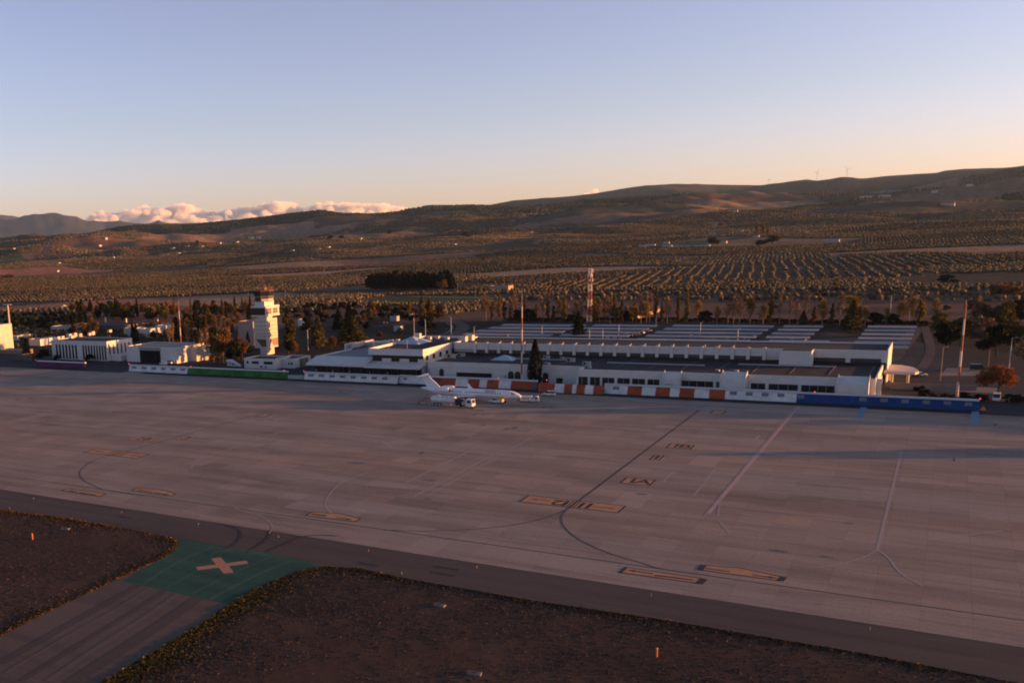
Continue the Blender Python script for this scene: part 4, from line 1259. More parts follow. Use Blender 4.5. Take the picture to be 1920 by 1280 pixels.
# ------------------------------------------------------------------ car park canopies
CAN = mat('canopy_sheet', (0.29, 0.28, 0.285), 0.7, 0.15, 0.3, 0.3)
CANL = 'long pale carport roof in the car park behind the terminal, '
rows = [470.5, 488, 506, 524, 543, 562]
cols = [(-222, -168, [1, 2, 3, 4, 5]), (-164, -128, [3, 4, 5]), (-147, -110, [0]), (-122, -74, [2, 3, 4, 5]), (-104, -72, [0, 1]), (-66, -52.5, [0, 1, 2, 3, 4, 5]), (-50, -40, []), (-35, -12, [0, 1, 2, 3, 4, 5]), (-206, -176, [0])]
cols = [(-222, -172, [1, 2, 3, 4, 5]), (-201, -150, [0]), (-168, -133, [2, 3, 4, 5]), (-146, -109, [0]), (-125, -75, [1, 2, 3, 4, 5]), (-105, -71, [0]), (-70.5, -52.5, [2, 3, 4, 5]), (-67, -43, [0, 1]), (-33, -12.5, [0, 1, 2, 3, 4, 5])]
BN = ['far left', 'left', 'second from left', 'left middle', 'middle', 'middle front', 'right middle', 'right middle front', 'far right']
RN = ['nearest row', 'second row from the terminal', 'third row from the terminal', 'fourth row from the terminal', 'fifth row from the terminal', 'farthest row']
for ci, (a, b, rws) in enumerate(cols):
    for r in rws:
        y = rows[r] + (a + b) * 0.02
        t = thing('carport', f'long pale carport roof, {BN[ci]} block, {RN[r]}', 'carport', ((a + b) / 2, y, 0), 0, 'carport roofs in the car park')
        O = ((a + b) / 2, y, 0)
        tb().xprism([(y - 3.1, 2.3), (y - 3.1, 2.42), (y + 3.1, 2.85), (y + 3.1, 2.73)], a, b).build('roof', CAN, t)
        n = int((b - a) / 7.5)
        for k in range(n + 1):
            x = a + 0.5 + (b - a - 1) * k / n
            tb().box(x - 0.08, x + 0.08, y + 1.4, y + 1.56, 0, 2.6).build('post', DARKM, t)
# paler paving strips of the car park road and terrace
sheet('access_road', smooth_path([A(1735, 612)[:2], A(1715, 640)[:2], A(1690, 672)[:2]]) + smooth_path([A(1650, 690)[:2], A(1680, 640)[:2], A(1712, 612)[:2]]), -0.04, ASPH)
sheet('terrace', [A(*q)[:2] for q in [(1668, 728), (1870, 737), (1870, 727), (1740, 722), (1672, 716)]], -0.02, PAVE)
sheet('footpath', [A(*q)[:2] for q in [(1760, 704), (1860, 704), (1858, 690), (1775, 690)]], -0.02, PAVE)
ribbon('footpath', pl([(1728, 690), (1745, 655), (1733, 612)]), 3.5, ASPH, -0.02)
ribbon('access_road', pl([(700, 612), (760, 606), (830, 600), (900, 590)]), 7, ASPH, -0.03)
ribbon('kerb', pl([(770, 640), (820, 630), (842, 621), (848, 612), (838, 605)]), 1.2, PAVE, -0.01)
ribbon('access_road', pl([(810, 640), (850, 628), (868, 614), (855, 604), (800, 600)]), 8, ASPH, -0.035)
ribbon('dirt_track', pl([(1000, 560), (800, 556), (600, 552), (400, 556), (200, 560), (0, 566)]), 7, mat('pale_track', (0.19, 0.125, 0.09), 0.95, 0.25, 0.05), 0.03)
# ------------------------------------------------------------------ aircraft
PLW = mat('aircraft_white', (0.72, 0.72, 0.78), 0.35, 0.04, 0.3, 0.5)
PLG = mat('aircraft_grey', (0.35, 0.35, 0.38), 0.45, 0.08, 0.5, 0.4)
LIV = mat('livery_grey_blue', (0.22, 0.24, 0.32), 0.5, 0.05, 0.5, 0.4)
LIVR = mat('livery_red', (0.45, 0.05, 0.04), 0.5, 0.05, 0.5, 0.4)
nose = A(977.5, 743.0, 2.4)
PLX, PLY = nose[0] - 18.3, nose[1]
ac = thing('regional_jet', 'white twin engined regional jet with high T shaped tail parked before the striped fence', 'airliner', (PLX, PLY, 0), 0.0)
O = (0, 0, 0)
st_ = [(-18.3, .10, 3.75), (-17.5, .35, 3.7), (-15.5, .72, 3.5), (-13, 1.08, 3.2), (-10.5, 1.30, 3.0), (-8, 1.36, 2.9), (12.2, 1.36, 2.9), (14.3, 1.30, 2.85), (15.8, 1.10, 2.72), (17.0, .80, 2.55), (17.9, .45, 2.42), (18.3, .12, 2.36)]
fu = tb().tube([(a, 0, c) for a, b, c in st_], [b for a, b, c in st_], 24)
fus = fu.build('fuselage', PLW, ac, smooth=True)
win = tb()
for k in range(26):
    x = -8.2 + k * 0.78
    if 7 < k < 9:
        continue
    for s in (-1, 1):
        y = s * 1.335
        win.box(x, x + 0.32, min(y, y + s * .04), max(y, y + s * .04), 3.0, 3.42)
win.build('cabin_window', mat('cabin_window', (0.03, 0.03, 0.05), 0.3, 0.1, 1.0, 0.3), fus)
ck = tb()
ck.face([(15.2, -1.16, 3.20), (16.35, -0.93, 3.02), (16.1, -0.86, 3.36), (15.1, -0.98, 3.62)])
ck.face([(16.4, -0.90, 3.03), (16.75, 0, 3.18), (16.05, 0, 3.62), (16.15, -0.82, 3.38)])
ck.face([(16.75, 0, 3.18), (16.4, 0.90, 3.03), (16.15, 0.82, 3.38), (16.05, 0, 3.62)])
ck.build('cockpit_glass', GLASSD, fus)
dr = tb()
for x, ww, z0, z1 in [(13.2, 0.85, 2.1, 3.9), (-9.3, 0.6, 2.6, 3.7), (2.6, 0.5, 2.7, 3.5)]:
    for s in (-1,):
        dr.box(x, x + 0.04, s * 1.365, s * 1.33, z0, z1).box(x + ww, x + ww + .04, s * 1.365, s * 1.33, z0, z1).box(x, x + ww, s * 1.35, s * 1.30, z1 - .04, z1)
dr.build('door', PLG, fus)
ti = text_mesh('title', 'IBERIA', 1.35, LIV, 0.015, 0.01, 'LEFT')
ti.rotation_euler = (rad(90 - 12), 0, 0)
ti.location = (6.0, -1.30, 3.45)
ti.parent = fus
for s in (-1, 1):
    wg = tb()
    def sec(y, x0, x1, z, th):
        return [(x0, y, z), (x0 - (x0 - x1) * .35, y, z + th), (x1, y, z), (x0 - (x0 - x1) * .35, y, z - th * .6)]
    S = [sec(s * 1.0, 3.2, -3.6, 1.85, .38), sec(s * 5.0, -0.3, -4.0, 2.15, .24), sec(s * 12.0, -4.3, -6.0, 2.65, .1)]
    for a, b in zip(S, S[1:]):
        for i in range(4):
            j = (i + 1) % 4
            wg.face([a[i], a[j], b[j], b[i]][::s])
    wi = wg.build('wing', PLW, ac)
    tb().face([(-4.5, s * 12, 2.65), (-6.0, s * 12, 2.65), (-6.5, s * 12.35, 3.9), (-5.8, s * 12.35, 3.9)]).face([(-4.5, s * 12.06, 2.65), (-6.0, s * 12.06, 2.65), (-6.5, s * 12.41, 3.9), (-5.8, s * 12.41, 3.9)][::-1]).build('winglet', PLW, wi)
    en = tb().tube([(-6.6, s * 2.15, 3.75), (-6.9, s * 2.15, 3.75), (-8.4, s * 2.15, 3.75), (-10.2, s * 2.15, 3.75), (-11.2, s * 2.15, 3.75)], [.62, .78, .88, .78, .5], 18).build('engine', PLW, ac, smooth=True)
    tb().tube([(-6.59, s * 2.15, 3.75), (-6.55, s * 2.15, 3.75)], [.58, .58], 18).build('intake', DARKM, en)
    tb().tube([(-11.19, s * 2.15, 3.75), (-11.5, s * 2.15, 3.75)], [.42, .3], 14).build('exhaust', DARKM, en)
    tb().box(-10, -7.6, min(s * 1.2, s * 1.9), max(s * 1.2, s * 1.9), 3.55, 3.8).build('pylon', PLW, en)
fin = tb()
fin.face([(-10.8, -.16, 4.2), (-15.9, -.16, 3.9), (-18.0, -.12, 7.9), (-15.2, -.12, 7.9)])
fin.face([(-10.8, .16, 4.2), (-15.2, .12, 7.9), (-18.0, .12, 7.9), (-15.9, .16, 3.9)])
fin.face([(-10.8, -.16, 4.2), (-15.2, -.12, 7.9), (-15.2, .12, 7.9), (-10.8, .16, 4.2)]).face([(-15.9, -.16, 3.9), (-15.9, .16, 3.9), (-18, .12, 7.9), (-18, -.12, 7.9)])
fnp = fin.build('tail_fin', PLW, ac)
tp = tb()
tp.tube([(-14.6, 0, 7.95), (-15.3, 0, 8.0), (-18.2, 0, 8.0), (-18.7, 0, 7.95)], [.08, .26, .22, .06], 8)
for s in (-1, 1):
    tp.face([(-15.3, 0, 8.08), (-17.2, s * 4.2, 8.2), (-18.4, s * 4.2, 8.2), (-18.2, 0, 8.08)][::s]).face([(-15.3, 0, 7.96), (-17.2, s * 4.2, 8.14), (-18.4, s * 4.2, 8.14), (-18.2, 0, 7.96)][::-s])
tp.build('tailplane', PLW, ac)
gr = tb()
for x, y, r in [(12.6, 0.22, .32), (12.6, -0.22, .32), (-2.6, 2.2, .48), (-2.6, 1.75, .48), (-2.6, -2.2, .48), (-2.6, -1.75, .48)]:
    gr.tube([(x, y - .13, r), (x, y + .13, r)], [r, r], 12)
for x, y, z in [(12.6, 0, 1.8), (-2.6, 1.97, 1.9), (-2.6, -1.97, 1.9)]:
    gr.tube([(x, y, .35), (x, y, z)], [.09, .12], 6)
gr.build('landing_gear', RUBBER, ac)

# ------------------------------------------------------------------ vehicles
def wheels(t, xs, yw, r=0.33, w=0.22):
    for x in xs:
        for s in (-1, 1):
            wl = tb().tube([(x, s * yw - w / 2, r), (x, s * yw + w / 2, r)], [r, r], 12).build('wheel', RUBBER, t)
            tb().tube([(x, s * yw + s * w / 2, r), (x, s * yw + s * (w / 2 + .02), r)], [r * .55, r * .5], 8).build('rim', METAL, wl)
def car(name, label, cat, loc, rz, body, kind='hatch', group=None):
    global O
    O = (0, 0, 0)
    t = thing(name, label, cat, loc, rz, group)
    L = {'hatch': 2.05, 'van': 2.4, 'pickup': 2.4, 'suv': 2.25}[kind]
    hw = .86 if kind in ('hatch', 'suv') else .95
    zb, zs, zr = .32, .92, 1.45
    if kind == 'van':
        zs, zr = 1.15, 2.2
    if kind in ('suv', 'pickup'):
        zb, zs, zr = .42, 1.08, 1.78
    b = tb().sideprism([(-L, zb), (L - .1, zb), (L, zb + .25), (L - .15, zs - .18), (L - .95, zs), (-L + .05, zs), (-L, zs - .2)], -hw, hw)
    b.build('body', body, t, bevel=.06)
    cab = {'hatch': [(-L + .15, zs), (L - 1.05, zs), (L - 1.75, zr), (-L + .55, zr)], 'suv': [(-L + .08, zs), (L - 1.15, zs), (L - 1.7, zr), (-L + .25, zr)],
           'van': [(-L + .03, zs), (L - .75, zs), (L - 1.3, zr), (-L + .08, zr)], 'pickup': [(-.5, zs), (L - 1.1, zs), (L - 1.6, zr), (-.35, zr)]}[kind]
    hc = hw - .10
    tb().sideprism(cab, -hc, hc).build('window', GLASSD, t)
    x0, x1 = cab[3][0], cab[2][0]
    rf = tb().box(x0 - .02, x1 + .03, -hc - .01, hc + .01, zr - .06, zr + .04)
    if kind == 'van':
        rf.box(-L + .02, L - 1.9, -hc - .03, hc + .03, zs, zr)
    else:
        for x in (x0 + .05, (x0 + x1) / 2):
            rf.box(x - .06, x + .06, -hc - .015, hc + .015, zs, zr)
    rf.build('roof', body, t, bevel=.03)
    if kind == 'pickup':
        tb().box(-L + .1, -.62, -hw + .1, hw - .1, zs + .003, zs + .02).build('load_bed', DARKM, t)
    for s in (-1, 1):
        tb().box(L - .16, L + .01, s * (hw - .25) - .14, s * (hw - .25) + .14, zb + .25, zb + .42).build('headlight', LAMPH, t)
        tb().box(-L - .01, -L + .1, s * (hw - .2) - .1, s * (hw - .2) + .1, zs - .35, zs - .12).build('tail_light', mat('tail_light', (0.25, 0.02, 0.02), 0.3, 0.0, 1.0, 0.5), t)
    wheels(t, (-L + .75, L - .78), hw - .08, .32 if kind == 'hatch' else .37)
    return t
CW = mat('car_white', (0.62, 0.62, 0.62), 0.3, 0.03, 1.0, 0.5)
CD = mat('car_dark', (0.025, 0.027, 0.032), 0.25, 0.03, 1.0, 0.5)
CS = mat('car_silver', (0.30, 0.31, 0.33), 0.3, 0.03, 1.0, 0.5, 0.4)
CR = mat('car_red', (0.22, 0.03, 0.025), 0.3, 0.03, 1.0, 0.5)
CB = mat('car_blue', (0.04, 0.08, 0.20), 0.3, 0.03, 1.0, 0.5)
CY = mat('yellow_vehicle', (0.60, 0.40, 0.06), 0.4, 0.05, 1.0, 0.4)
# fuel bowser: tractor and tank trailer
p = A(850, 762)
ft_ = thing('fuel_tanker', 'white tank lorry with dark chassis standing beside the jet wing', 'fuel truck', p, rad(-4))
O = (0, 0, 0)
tk = tb().tube([(-8.0, 0, 2.15), (-7.8, 0, 2.15), (0.9, 0, 2.15), (1.1, 0, 2.15)], [.9, 1.18, 1.18, .9], 18, sy=.86).build('tank', WHITEP, ft_, smooth=False)
tb().box(-7.5, 0.6, -.45, .45, 3.14, 3.32).tube([(-1.8, 0, 3.2), (-1.8, 0, 3.45)], [.35, .3], 10).tube([(-5.2, 0, 3.2), (-5.2, 0, 3.45)], [.35, .3], 10).build('catwalk', METAL, tk)
tb().box(-7.8, 1.4, -.55, .55, .85, 1.2).box(-3.6, -1.0, -1.15, 1.15, .55, 1.1).build('trailer_frame', mat('tanker_skirt', (0.35, 0.33, 0.33), 0.6, 0.15, 0.8), ft_)
tb().box(0.6, 7.0, -.5, .5, .6, .95).box(1.4, 3.6, -1.2, 1.2, .95, 2.9).build('pump_module', DARKM, ft_)
tb().box(3.7, 5.0, -1.1, 1.1, 1.0, 2.0).build('hose_cabinet', GREYW, ft_)
cb = tb().sideprism([(5.1, .6), (7.4, .6), (7.5, 1.6), (7.2, 2.9), (5.1, 2.9)], -1.2, 1.2).build('cab', WHITEP, ft_, bevel=.06)
tb().face([(7.51, -1.05, 1.65), (7.51, 1.05, 1.65), (7.24, 1.0, 2.75), (7.24, -1.0, 2.75)]).build('windscreen', GLASSD, cb)
for s in (-1, 1):
    tb().box(5.7, 6.9, min(s * 1.2, s * 1.22), max(s * 1.2, s * 1.22), 1.7, 2.6).build('window', GLASSD, cb)
wheels(ft_, (-7.0, -5.8, -4.6, 2.6, 6.4), 1.0, .5, .34)
# yellow and white airport van with beacon
p = A(931, 755.5)
c_ = car('follow_me_car', 'small dark windowed white pickup with yellow rear between tanker and nose', 'service car', p, rad(180), CW, 'pickup')
O = (0, 0, 0)
tb().box(-2.3, -0.6, -.9, .9, 1.1, 1.75).build('equipment_box', CY, c_)
tb().box(-.3, .2, -.5, .5, 1.83, 1.98).build('beacon_bar', YELLP, c_)
# ground power unit
p = A(986, 753)
gp = thing('ground_power_unit', 'boxy white ground power unit with blue end under the jet nose', 'power unit', p, rad(4))
O = (0, 0, 0)
tb().box(-1.7, 2.0, -.95, .95, .45, 2.0).build('housing', WHITEP, gp, bevel=.05)
tb().box(-2.3, -1.7, -.9, .9, .45, 1.8).build('control_end', mat('blue_grey_panel', (0.05, 0.13, 0.20), 0.5, 0.1, 1.0), gp)
tb().box(-1.2, 1.4, -.97, -.95, .9, 1.6).build('grille', GREYW, gp)
tb().box(-2.1, 1.8, -.5, .5, .3, .45).tube([(-2.3, 0, .4), (-3.4, 0, .35)], [.06, .06], 6).build('chassis', DARKM, gp)
wheels(gp, (-1.4, 1.3), .8, .3)
# tow tractor
p = A(1000, 753.5)
tg = thing('tow_tractor', 'little white tow tractor with rounded cab right of the power unit', 'tow tractor', p, rad(10))
tb().sideprism([(-1.9, .35), (1.9, .35), (1.9, 1.0), (0.6, 1.1), (-1.9, .95)], -.85, .85).build('body', WHITEP, tg, bevel=.08)
cbx = tb().sideprism([(.35, 1.05), (1.8, 1.0), (1.75, 1.7), (1.45, 2.05), (.6, 2.05), (.35, 1.7)], -.8, .8).build('cab', WHITEP, tg, bevel=.08)
for s in (-1, 1):
    tb().box(.6, 1.5, min(s * .8, s * .82), max(s * .8, s * .82), 1.15, 1.8).build('window', GLASSD, cbx)
tb().face([(.33, -.7, 1.15), (.33, .7, 1.15), (.5, .65, 1.9), (.5, -.65, 1.9)]).build('rear_window', GLASSD, cbx)
wheels(tg, (-1.2, 1.1), .8, .38)
# passenger steps at the tail
p = A(792, 757)
ps = thing('passenger_steps', 'small rusty wheeled access ladder behind the tanker', 'access ladder', p, rad(20))
s_ = tb()
for k in range(8):
    s_.box(-1.6 + k * .36, -1.2 + k * .36, -.5, .5, .2 + k * .22, .26 + k * .22)
s_.build('tread', mat('rusty_steel', (0.22, 0.11, 0.09), 0.7, 0.3, 1.0), ps)
for s in (-1, 1):
    tb().tube([(-1.6, s * .52, .2), (1.4, s * .52, 2.0), (1.9, s * .52, 2.0)], [.06, .06, .06], 6).tube([(-1.6, s * .52, 1.1), (1.4, s * .52, 2.9), (1.9, s * .52, 2.9)], [.04, .04, .04], 6).tube([(1.4, s * .52, .15), (1.4, s * .52, 2.9)], [.05, .05], 6).tube([(-1.4, s * .52, .2), (-1.4, s * .52, 1.2)], [.05, .05], 6).build('side_rail', mat('rusty_steel', (0, 0, 0)), ps)
wheels(ps, (-1.2, 1.3), .55, .2, .12)
car('pickup', 'white double cab pickup parked by the gap in the striped fence', 'pickup', A(1029, 742), rad(184), CW, 'suv')
car('delivery_van', 'white van facing the apron under the orange leaved tree', 'van', A(1868, 751), rad(-93), CW, 'van')
car('dark_van', 'black van parked at the pale kerb left of the wooden pole', 'van', A(1833, 694), rad(12), CD, 'van')
car('parked_car', 'dark car beneath the leaf shaped entrance canopy', 'car', A(1714, 706), rad(15), CD, 'hatch')
car('parked_car', 'white car at the tip of the entrance canopy', 'car', A(1726, 705), rad(10), CW, 'hatch')
car('box_van', 'white van at the mouth of the open garage bay', 'van', A(306, 684), rad(160), CW, 'van')
car('parked_car', 'white car right of the van at the open garage', 'car', A(318, 682), rad(170), CW, 'suv')
proto = {}
for kd, m_, nm in [('hatch', CW, 'white'), ('hatch', CD, 'black'), ('hatch', CS, 'silver'), ('hatch', CR, 'red'), ('suv', CS, 'silver suv'), ('hatch', CB, 'blue')]:
    proto[nm] = (kd, m_)
used = {}
def park(nm, label, u, v, rz, group):
    loc = A(u, v)
    loc = (loc[0], loc[1], -0.04)
    if nm not in used:
        used[nm] = car('parked_car', label, 'car', loc, rz, proto[nm][1], proto[nm][0], group)
    else:
        dup(used[nm], loc, rz, label, group)
R_ = random.Random(3)
NM = list(proto)
# a short row of cars beside the car park aisle
spots = [(1172, 628), (1176.5, 628), (1181, 628.3), (1186, 628.3), (1191, 628), (1197, 626.5), (1201, 625), (1205, 623.5), (1209, 622), (1213, 620.5), (1217, 619)]
for k, (u, v) in enumerate(spots):
    nm = NM[(k * 5 + 1) % 6]
    park(nm, f'{nm} car in the curving row by the car park aisle, {ORD[k]} from the left', u, v + 2, rad(80), 'cars by the car park aisle')
for k, (u, v) in enumerate([(1141, 634), (1148, 634), (1155, 634), (1162, 634.5)]):
    nm = NM[(k * 3) % 6]
    park(nm, f'{nm} car in the open space between carport roofs, {ORD[k]} from the left', u, v, rad(88), 'cars between the carport roofs')
for k, (u, v) in enumerate([(988, 637), (1036, 638), (1128, 641), (1334, 634), (1364, 635), (1392, 636), (1415, 634), (1484, 641), (1508, 640), (1455, 628), (1296, 633), (1310, 633)]):
    nm = NM[(k * 7 + 2) % 6]
    park(nm, f'{nm} car in the lane behind the terminal hall, {ORD[k]} counted from the left', u, v, rad(86), 'cars in the lane behind the terminal hall')
for k, (u, v) in enumerate([(6, 583), (12, 584), (20, 583), (28, 582), (33, 585), (41, 583), (44, 589), (58, 582), (68, 580), (78, 581), (86, 580), (114, 575), (121, 574), (122, 588), (100, 584), (92, 583)]):
    nm = NM[(k * 5) % 6] if k not in (6, 7, 5) else 'white'
    park(nm, f'{nm} car among olive bushes at the far left, {ORD[k]} from the left edge', u, v, rad(70 + 20 * (k % 2)), 'cars in the far left car park')
for k, (u, v) in enumerate([(676, 604), (684, 603), (722, 606), (56, 624), (63, 622), (84, 629), (300, 612), (1628, 716), (1641, 714)]):
    nm = ['silver', 'white', 'black', 'red', 'white', 'black', 'silver', 'silver', 'black'][k]
    if k < 7:
        wh = ['at the roadside left of the white hut', 'at the roadside beside another silver car', 'parked by the road in front of the white hut', 'behind the white hangar, red roofed', 'behind the white hangar beside a red one', 'parked above the low white shed at far left', 'by the pale house behind the garage'][k]
        park(nm, f'{nm} car {wh}', u, v, rad(30 + 15 * k), None)

# ------------------------------------------------------------------ masts and poles
STRIPE_R = mat('mast_red', (0.27, 0.095, 0.065), 0.6, 0.1, 0.8)
STRIPE_W = mat('mast_white', (0.52, 0.44, 0.40), 0.6, 0.1, 0.8)
FLOODM = mat('floodlight', (0.45, 0.40, 0.34), 0.4, 0.1, 1.0, 0.5)
def mast(name, label, base, h, r0, r1, n, heads, top=3.0):
    global O
    t = thing(name, label, 'light mast', (base[0], base[1], 0))
    O = (0, 0, 0)
    for k in range(n):
        za, zb_ = h * k / n, h * (k + 1) / n
        tb().tube([(0, 0, za), (0, 0, zb_)], [r0 + (r1 - r0) * k / n, r0 + (r1 - r0) * (k + 1) / n], 10).build('section', [STRIPE_R, STRIPE_W][(k + 1) % 2] if n > 1 else STRIPE_W, t)
    if heads:
        hd = tb()
        hd.box(-heads, heads, -.15, .15, h - .5, h - .2)
        k = -heads + .4
        while k < heads:
            hd.box(k - .3, k + .3, -.5, -.15, h - .65, h - .05)
            k += .9
        hd.build('floodlight_bar', FLOODM, t)
    if top:
        tb().tube([(0, 0, h), (0, 0, h + top)], [.05, .03], 6).build('lightning_rod', METAL, t)
    tb().tube([(0, 0, -.05), (0, 0, .3)], [r0 * 2, r0 * 2], 10).build('foot', GREYW, t)
    return t
mast('striped_mast', 'slim red and white striped mast beside the dark cypress before the terminal', A(978, 722), 29.0, .34, .20, 7, 0, 5.5)
mast('striped_mast', 'tall red and white striped floodlight mast behind the blue fence', A(1794, 745), 28.6, .38, .22, 6, 0, 1.0)
mast('striped_mast', 'slim red and white striped mast rising behind the open garage', A(340.5, 660), 27, .34, .2, 6, 0, 1.5)
mast('floodlight_mast', 'pale mast with a broad T shaped floodlight bar over the white hangar', A(22.5, 652), 27.0, .55, .40, 1, 3.8, 0)
# lattice telecom mast
bs = A(1105, 604)
lm = thing('lattice_mast', 'thick red and white lattice radio mast with antennas beyond the car park', 'radio mast', (bs[0], bs[1], 0))
O = (0, 0, 0)
H_ = 33.0
for k in range(7):
    za, zb_ = H_ * k / 7, H_ * (k + 1) / 7
    ra_, rb_ = 1.25 - .55 * k / 7, 1.25 - .55 * (k + 1) / 7
    b = tb()
    c4 = [(-1, -1), (1, -1), (1, 1), (-1, 1)]
    for i in range(4):
        p0, p1 = c4[i], c4[(i + 1) % 4]
        b.tube([(p0[0] * ra_, p0[1] * ra_, za), (p0[0] * rb_, p0[1] * rb_, zb_)], [.2, .2], 5)
        for q in range(2):
            z0, z1 = za + (zb_ - za) * q / 2, za + (zb_ - za) * (q + 1) / 2
            r_ = (ra_ + rb_) / 2
            b.tube([(p0[0] * r_, p0[1] * r_, z0), (p1[0] * r_, p1[1] * r_, z1)], [.12, .12], 4)
            b.tube([(p1[0] * r_, p1[1] * r_, z0), (p0[0] * r_, p0[1] * r_, z1)], [.12, .12], 4)
    b.build('section', [STRIPE_W, STRIPE_R][k % 2] if k else STRIPE_W, lm)
for i, z in enumerate((31.5, 28.5, 26)):
    for an_ in range(3):
        t_ = an_ * 2.1 + i
        x, y = 1.5 * math.cos(t_), 1.5 * math.sin(t_)
        tb().box(x - .25, x + .25, y - .2, y + .2, z - 1.1, z + 1.1).build('panel_antenna', WHITEP, lm)
tb().tube([(0, 0, H_ - .2), (0, 0, H_ + 2)], [.12, .05], 6).build('tip', STRIPE_R, lm)
# lamp posts and wooden poles
WOODP = mat('weathered_pole', (0.30, 0.21, 0.14), 0.85, 0.2, 0.8)
def lamppost(label, base, h, arm=1.2, m=None, az=0.0, name='street_lamp', cat='street lamp'):
    global O
    t = thing(name, label, cat, (base[0], base[1], zground(base[0], base[1]) - .1), az)
    O = (0, 0, 0)
    tb().tube([(0, 0, 0), (0, 0, h)], [.16, .10], 7).build('pole', m or METAL, t)
    if arm:
        tb().tube([(0, 0, h - .1), (arm, 0, h + .15)], [.07, .06], 6).box(arm - .1, arm + .6, -.16, .16, h + .08, h + .24).build('lamp_head', FLOODM, t)
    return t
lamppost('brown lamp post on the forecourt left of the tall striped mast', A(1763, 714), 11.5, .8, WOODP)
lamppost('ribbed wooden post on the kerb right of the black van', A(1853, 686), 6.2, 0, WOODP, 0, 'wooden_post', 'post')
lamppost('thin grey lamp post rising through the dark trees at the right edge', A(1892, 690), 11, 1.0)
for k, (u, v, h_, w_) in enumerate([(858, 552, 12, 'beside the dark conifer wood'), (891, 556, 10, 'right of the conifer wood'), (536, 562, 9, 'in the field right of the tower top'), (603, 596, 9, 'among the bushes right of the tower'), (777, 640, 13, 'on the access road, left of the next one'), (798, 640, 12, 'on the access road behind the office block'),
                                    (846, 626, 10, 'on the curved kerb by the car park'), (146, 566, 9, 'in the groves at the far left'), (162, 556, 9, 'in the far left groves, the farther one'), (334, 560, 9, 'beyond the left striped mast'), (467, 566, 9, 'in the field left of the tower'), (1264, 534, 9, 'in the groves right of the lattice mast'), (1668, 600, 14, 'behind the far right carports'), (578, 656, 11, 'on the lawn left of the canopy wing')]):
    lamppost(f'thin pale pole {w_}', A(u, v), h_, .9 if k > 3 else 0, WOODP if k in (0, 1, 2, 3, 7, 8, 9, 10, 11) else METAL, .5 * k, 'utility_pole' if k in (0, 1, 2, 3, 7, 8, 9, 10, 11) else 'street_lamp', 'pole')
for k, (u, v) in enumerate([(952, 650), (889, 634), (1016, 634), (1080, 636), (1105, 641), (1130, 640), (1160, 631), (1230, 611), (1313, 628), (1383, 641)]):
    lamppost(f'small car park lamp on a thin mast, {ORD[k]} from the left', A(u, v), 6.5, .6, METAL, .3, 'car_park_lamp', 'lamp')['group'] = 'car park lamps'
# sunlit white standpipes by the left trees
for k, (u, v, w_) in enumerate([(198, 606, 'left one behind the warehouse'), (237, 608, 'right one behind the warehouse'), (295.5, 602, 'small one left of the striped mast')]):
    p = A(u, v)
    t = thing('standpipe', f'short white sunlit standpipe, {w_}', 'standpipe', (p[0], p[1], -.05))
    O = (0, 0, 0)
    tb().tube([(0, 0, 0), (0, 0, 4.6 if k < 2 else 2.6)], [.75, .7], 10).build('drum', WALL2, t)
    tb().ball((0, 0, 4.6 if k < 2 else 2.6), .75, 10, 6, sz=.5).build('cap', WALL2, t)
# sunlit round tanks beside the garage
for k, (u, v, r) in enumerate([(350, 677, 1.7), (358, 677.5, 1.8), (366, 678, 1.5)]):
    p = A(u, v)
    t = thing('storage_tank', f'round cream tank glowing in the sun right of the garage, {["left", "middle", "right"][k]} of three', 'tank', (p[0], p[1] + 8, -.05), 0, 'tanks beside the garage')
    O = (0, 0, 0)
    tb().tube([(0, 0, 0), (0, 0, 3.0 + .4 * (k == 1))], [r, r], 14).build('drum', WALL2, t)
    tb().ball((0, 0, 3.0 + .4 * (k == 1)), r, 14, 6, sz=.45).build('dome', WALL2, t)
for k, (u, v, w_) in enumerate([(343, 667, 'at the foot of the left striped mast'), (376, 656, 'against dark trees left of the tower'), (389, 655, 'left of a pair against the dark trees'), (397, 654, 'right of a pair against the dark trees')]):
    p = A(u, v + 6)
    t = thing('sign_board', f'small round topped white sign {w_}', 'sign', (p[0], p[1], -.05))
    O = (0, 0, 0)
    tb().tube([(0, 0, 0), (0, 0, 2.2)], [.08, .08], 6).build('post', METAL, t)
    tb().box(-.9, .9, -.08, .08, 1.8, 3.6).build('plate', WALL2, t)
# white stair ramp behind the green fence
p = A(428, 690)
t = thing('boarding_stair', 'white wheeled boarding stair behind the green fence', 'boarding stair', (p[0], p[1] + 4, 0))
O = (0, 0, 0)
tb().sideprism([(-3.5, 2.6), (-3.5, 3.4), (-1.2, 3.6), (4.2, .9), (4.2, .3), (-1.2, 2.6)], -.8, .8).build('flight', WHITEP, t)
tb().box(-3.2, 2.5, -.7, .7, .5, .9).box(-3.0, -2.7, -.6, .6, .9, 2.7).box(-1.5, -1.2, -.6, .6, .9, 2.7).build('chassis', METAL, t)
wheels(t, (-2.6, 2.0), .7, .35)
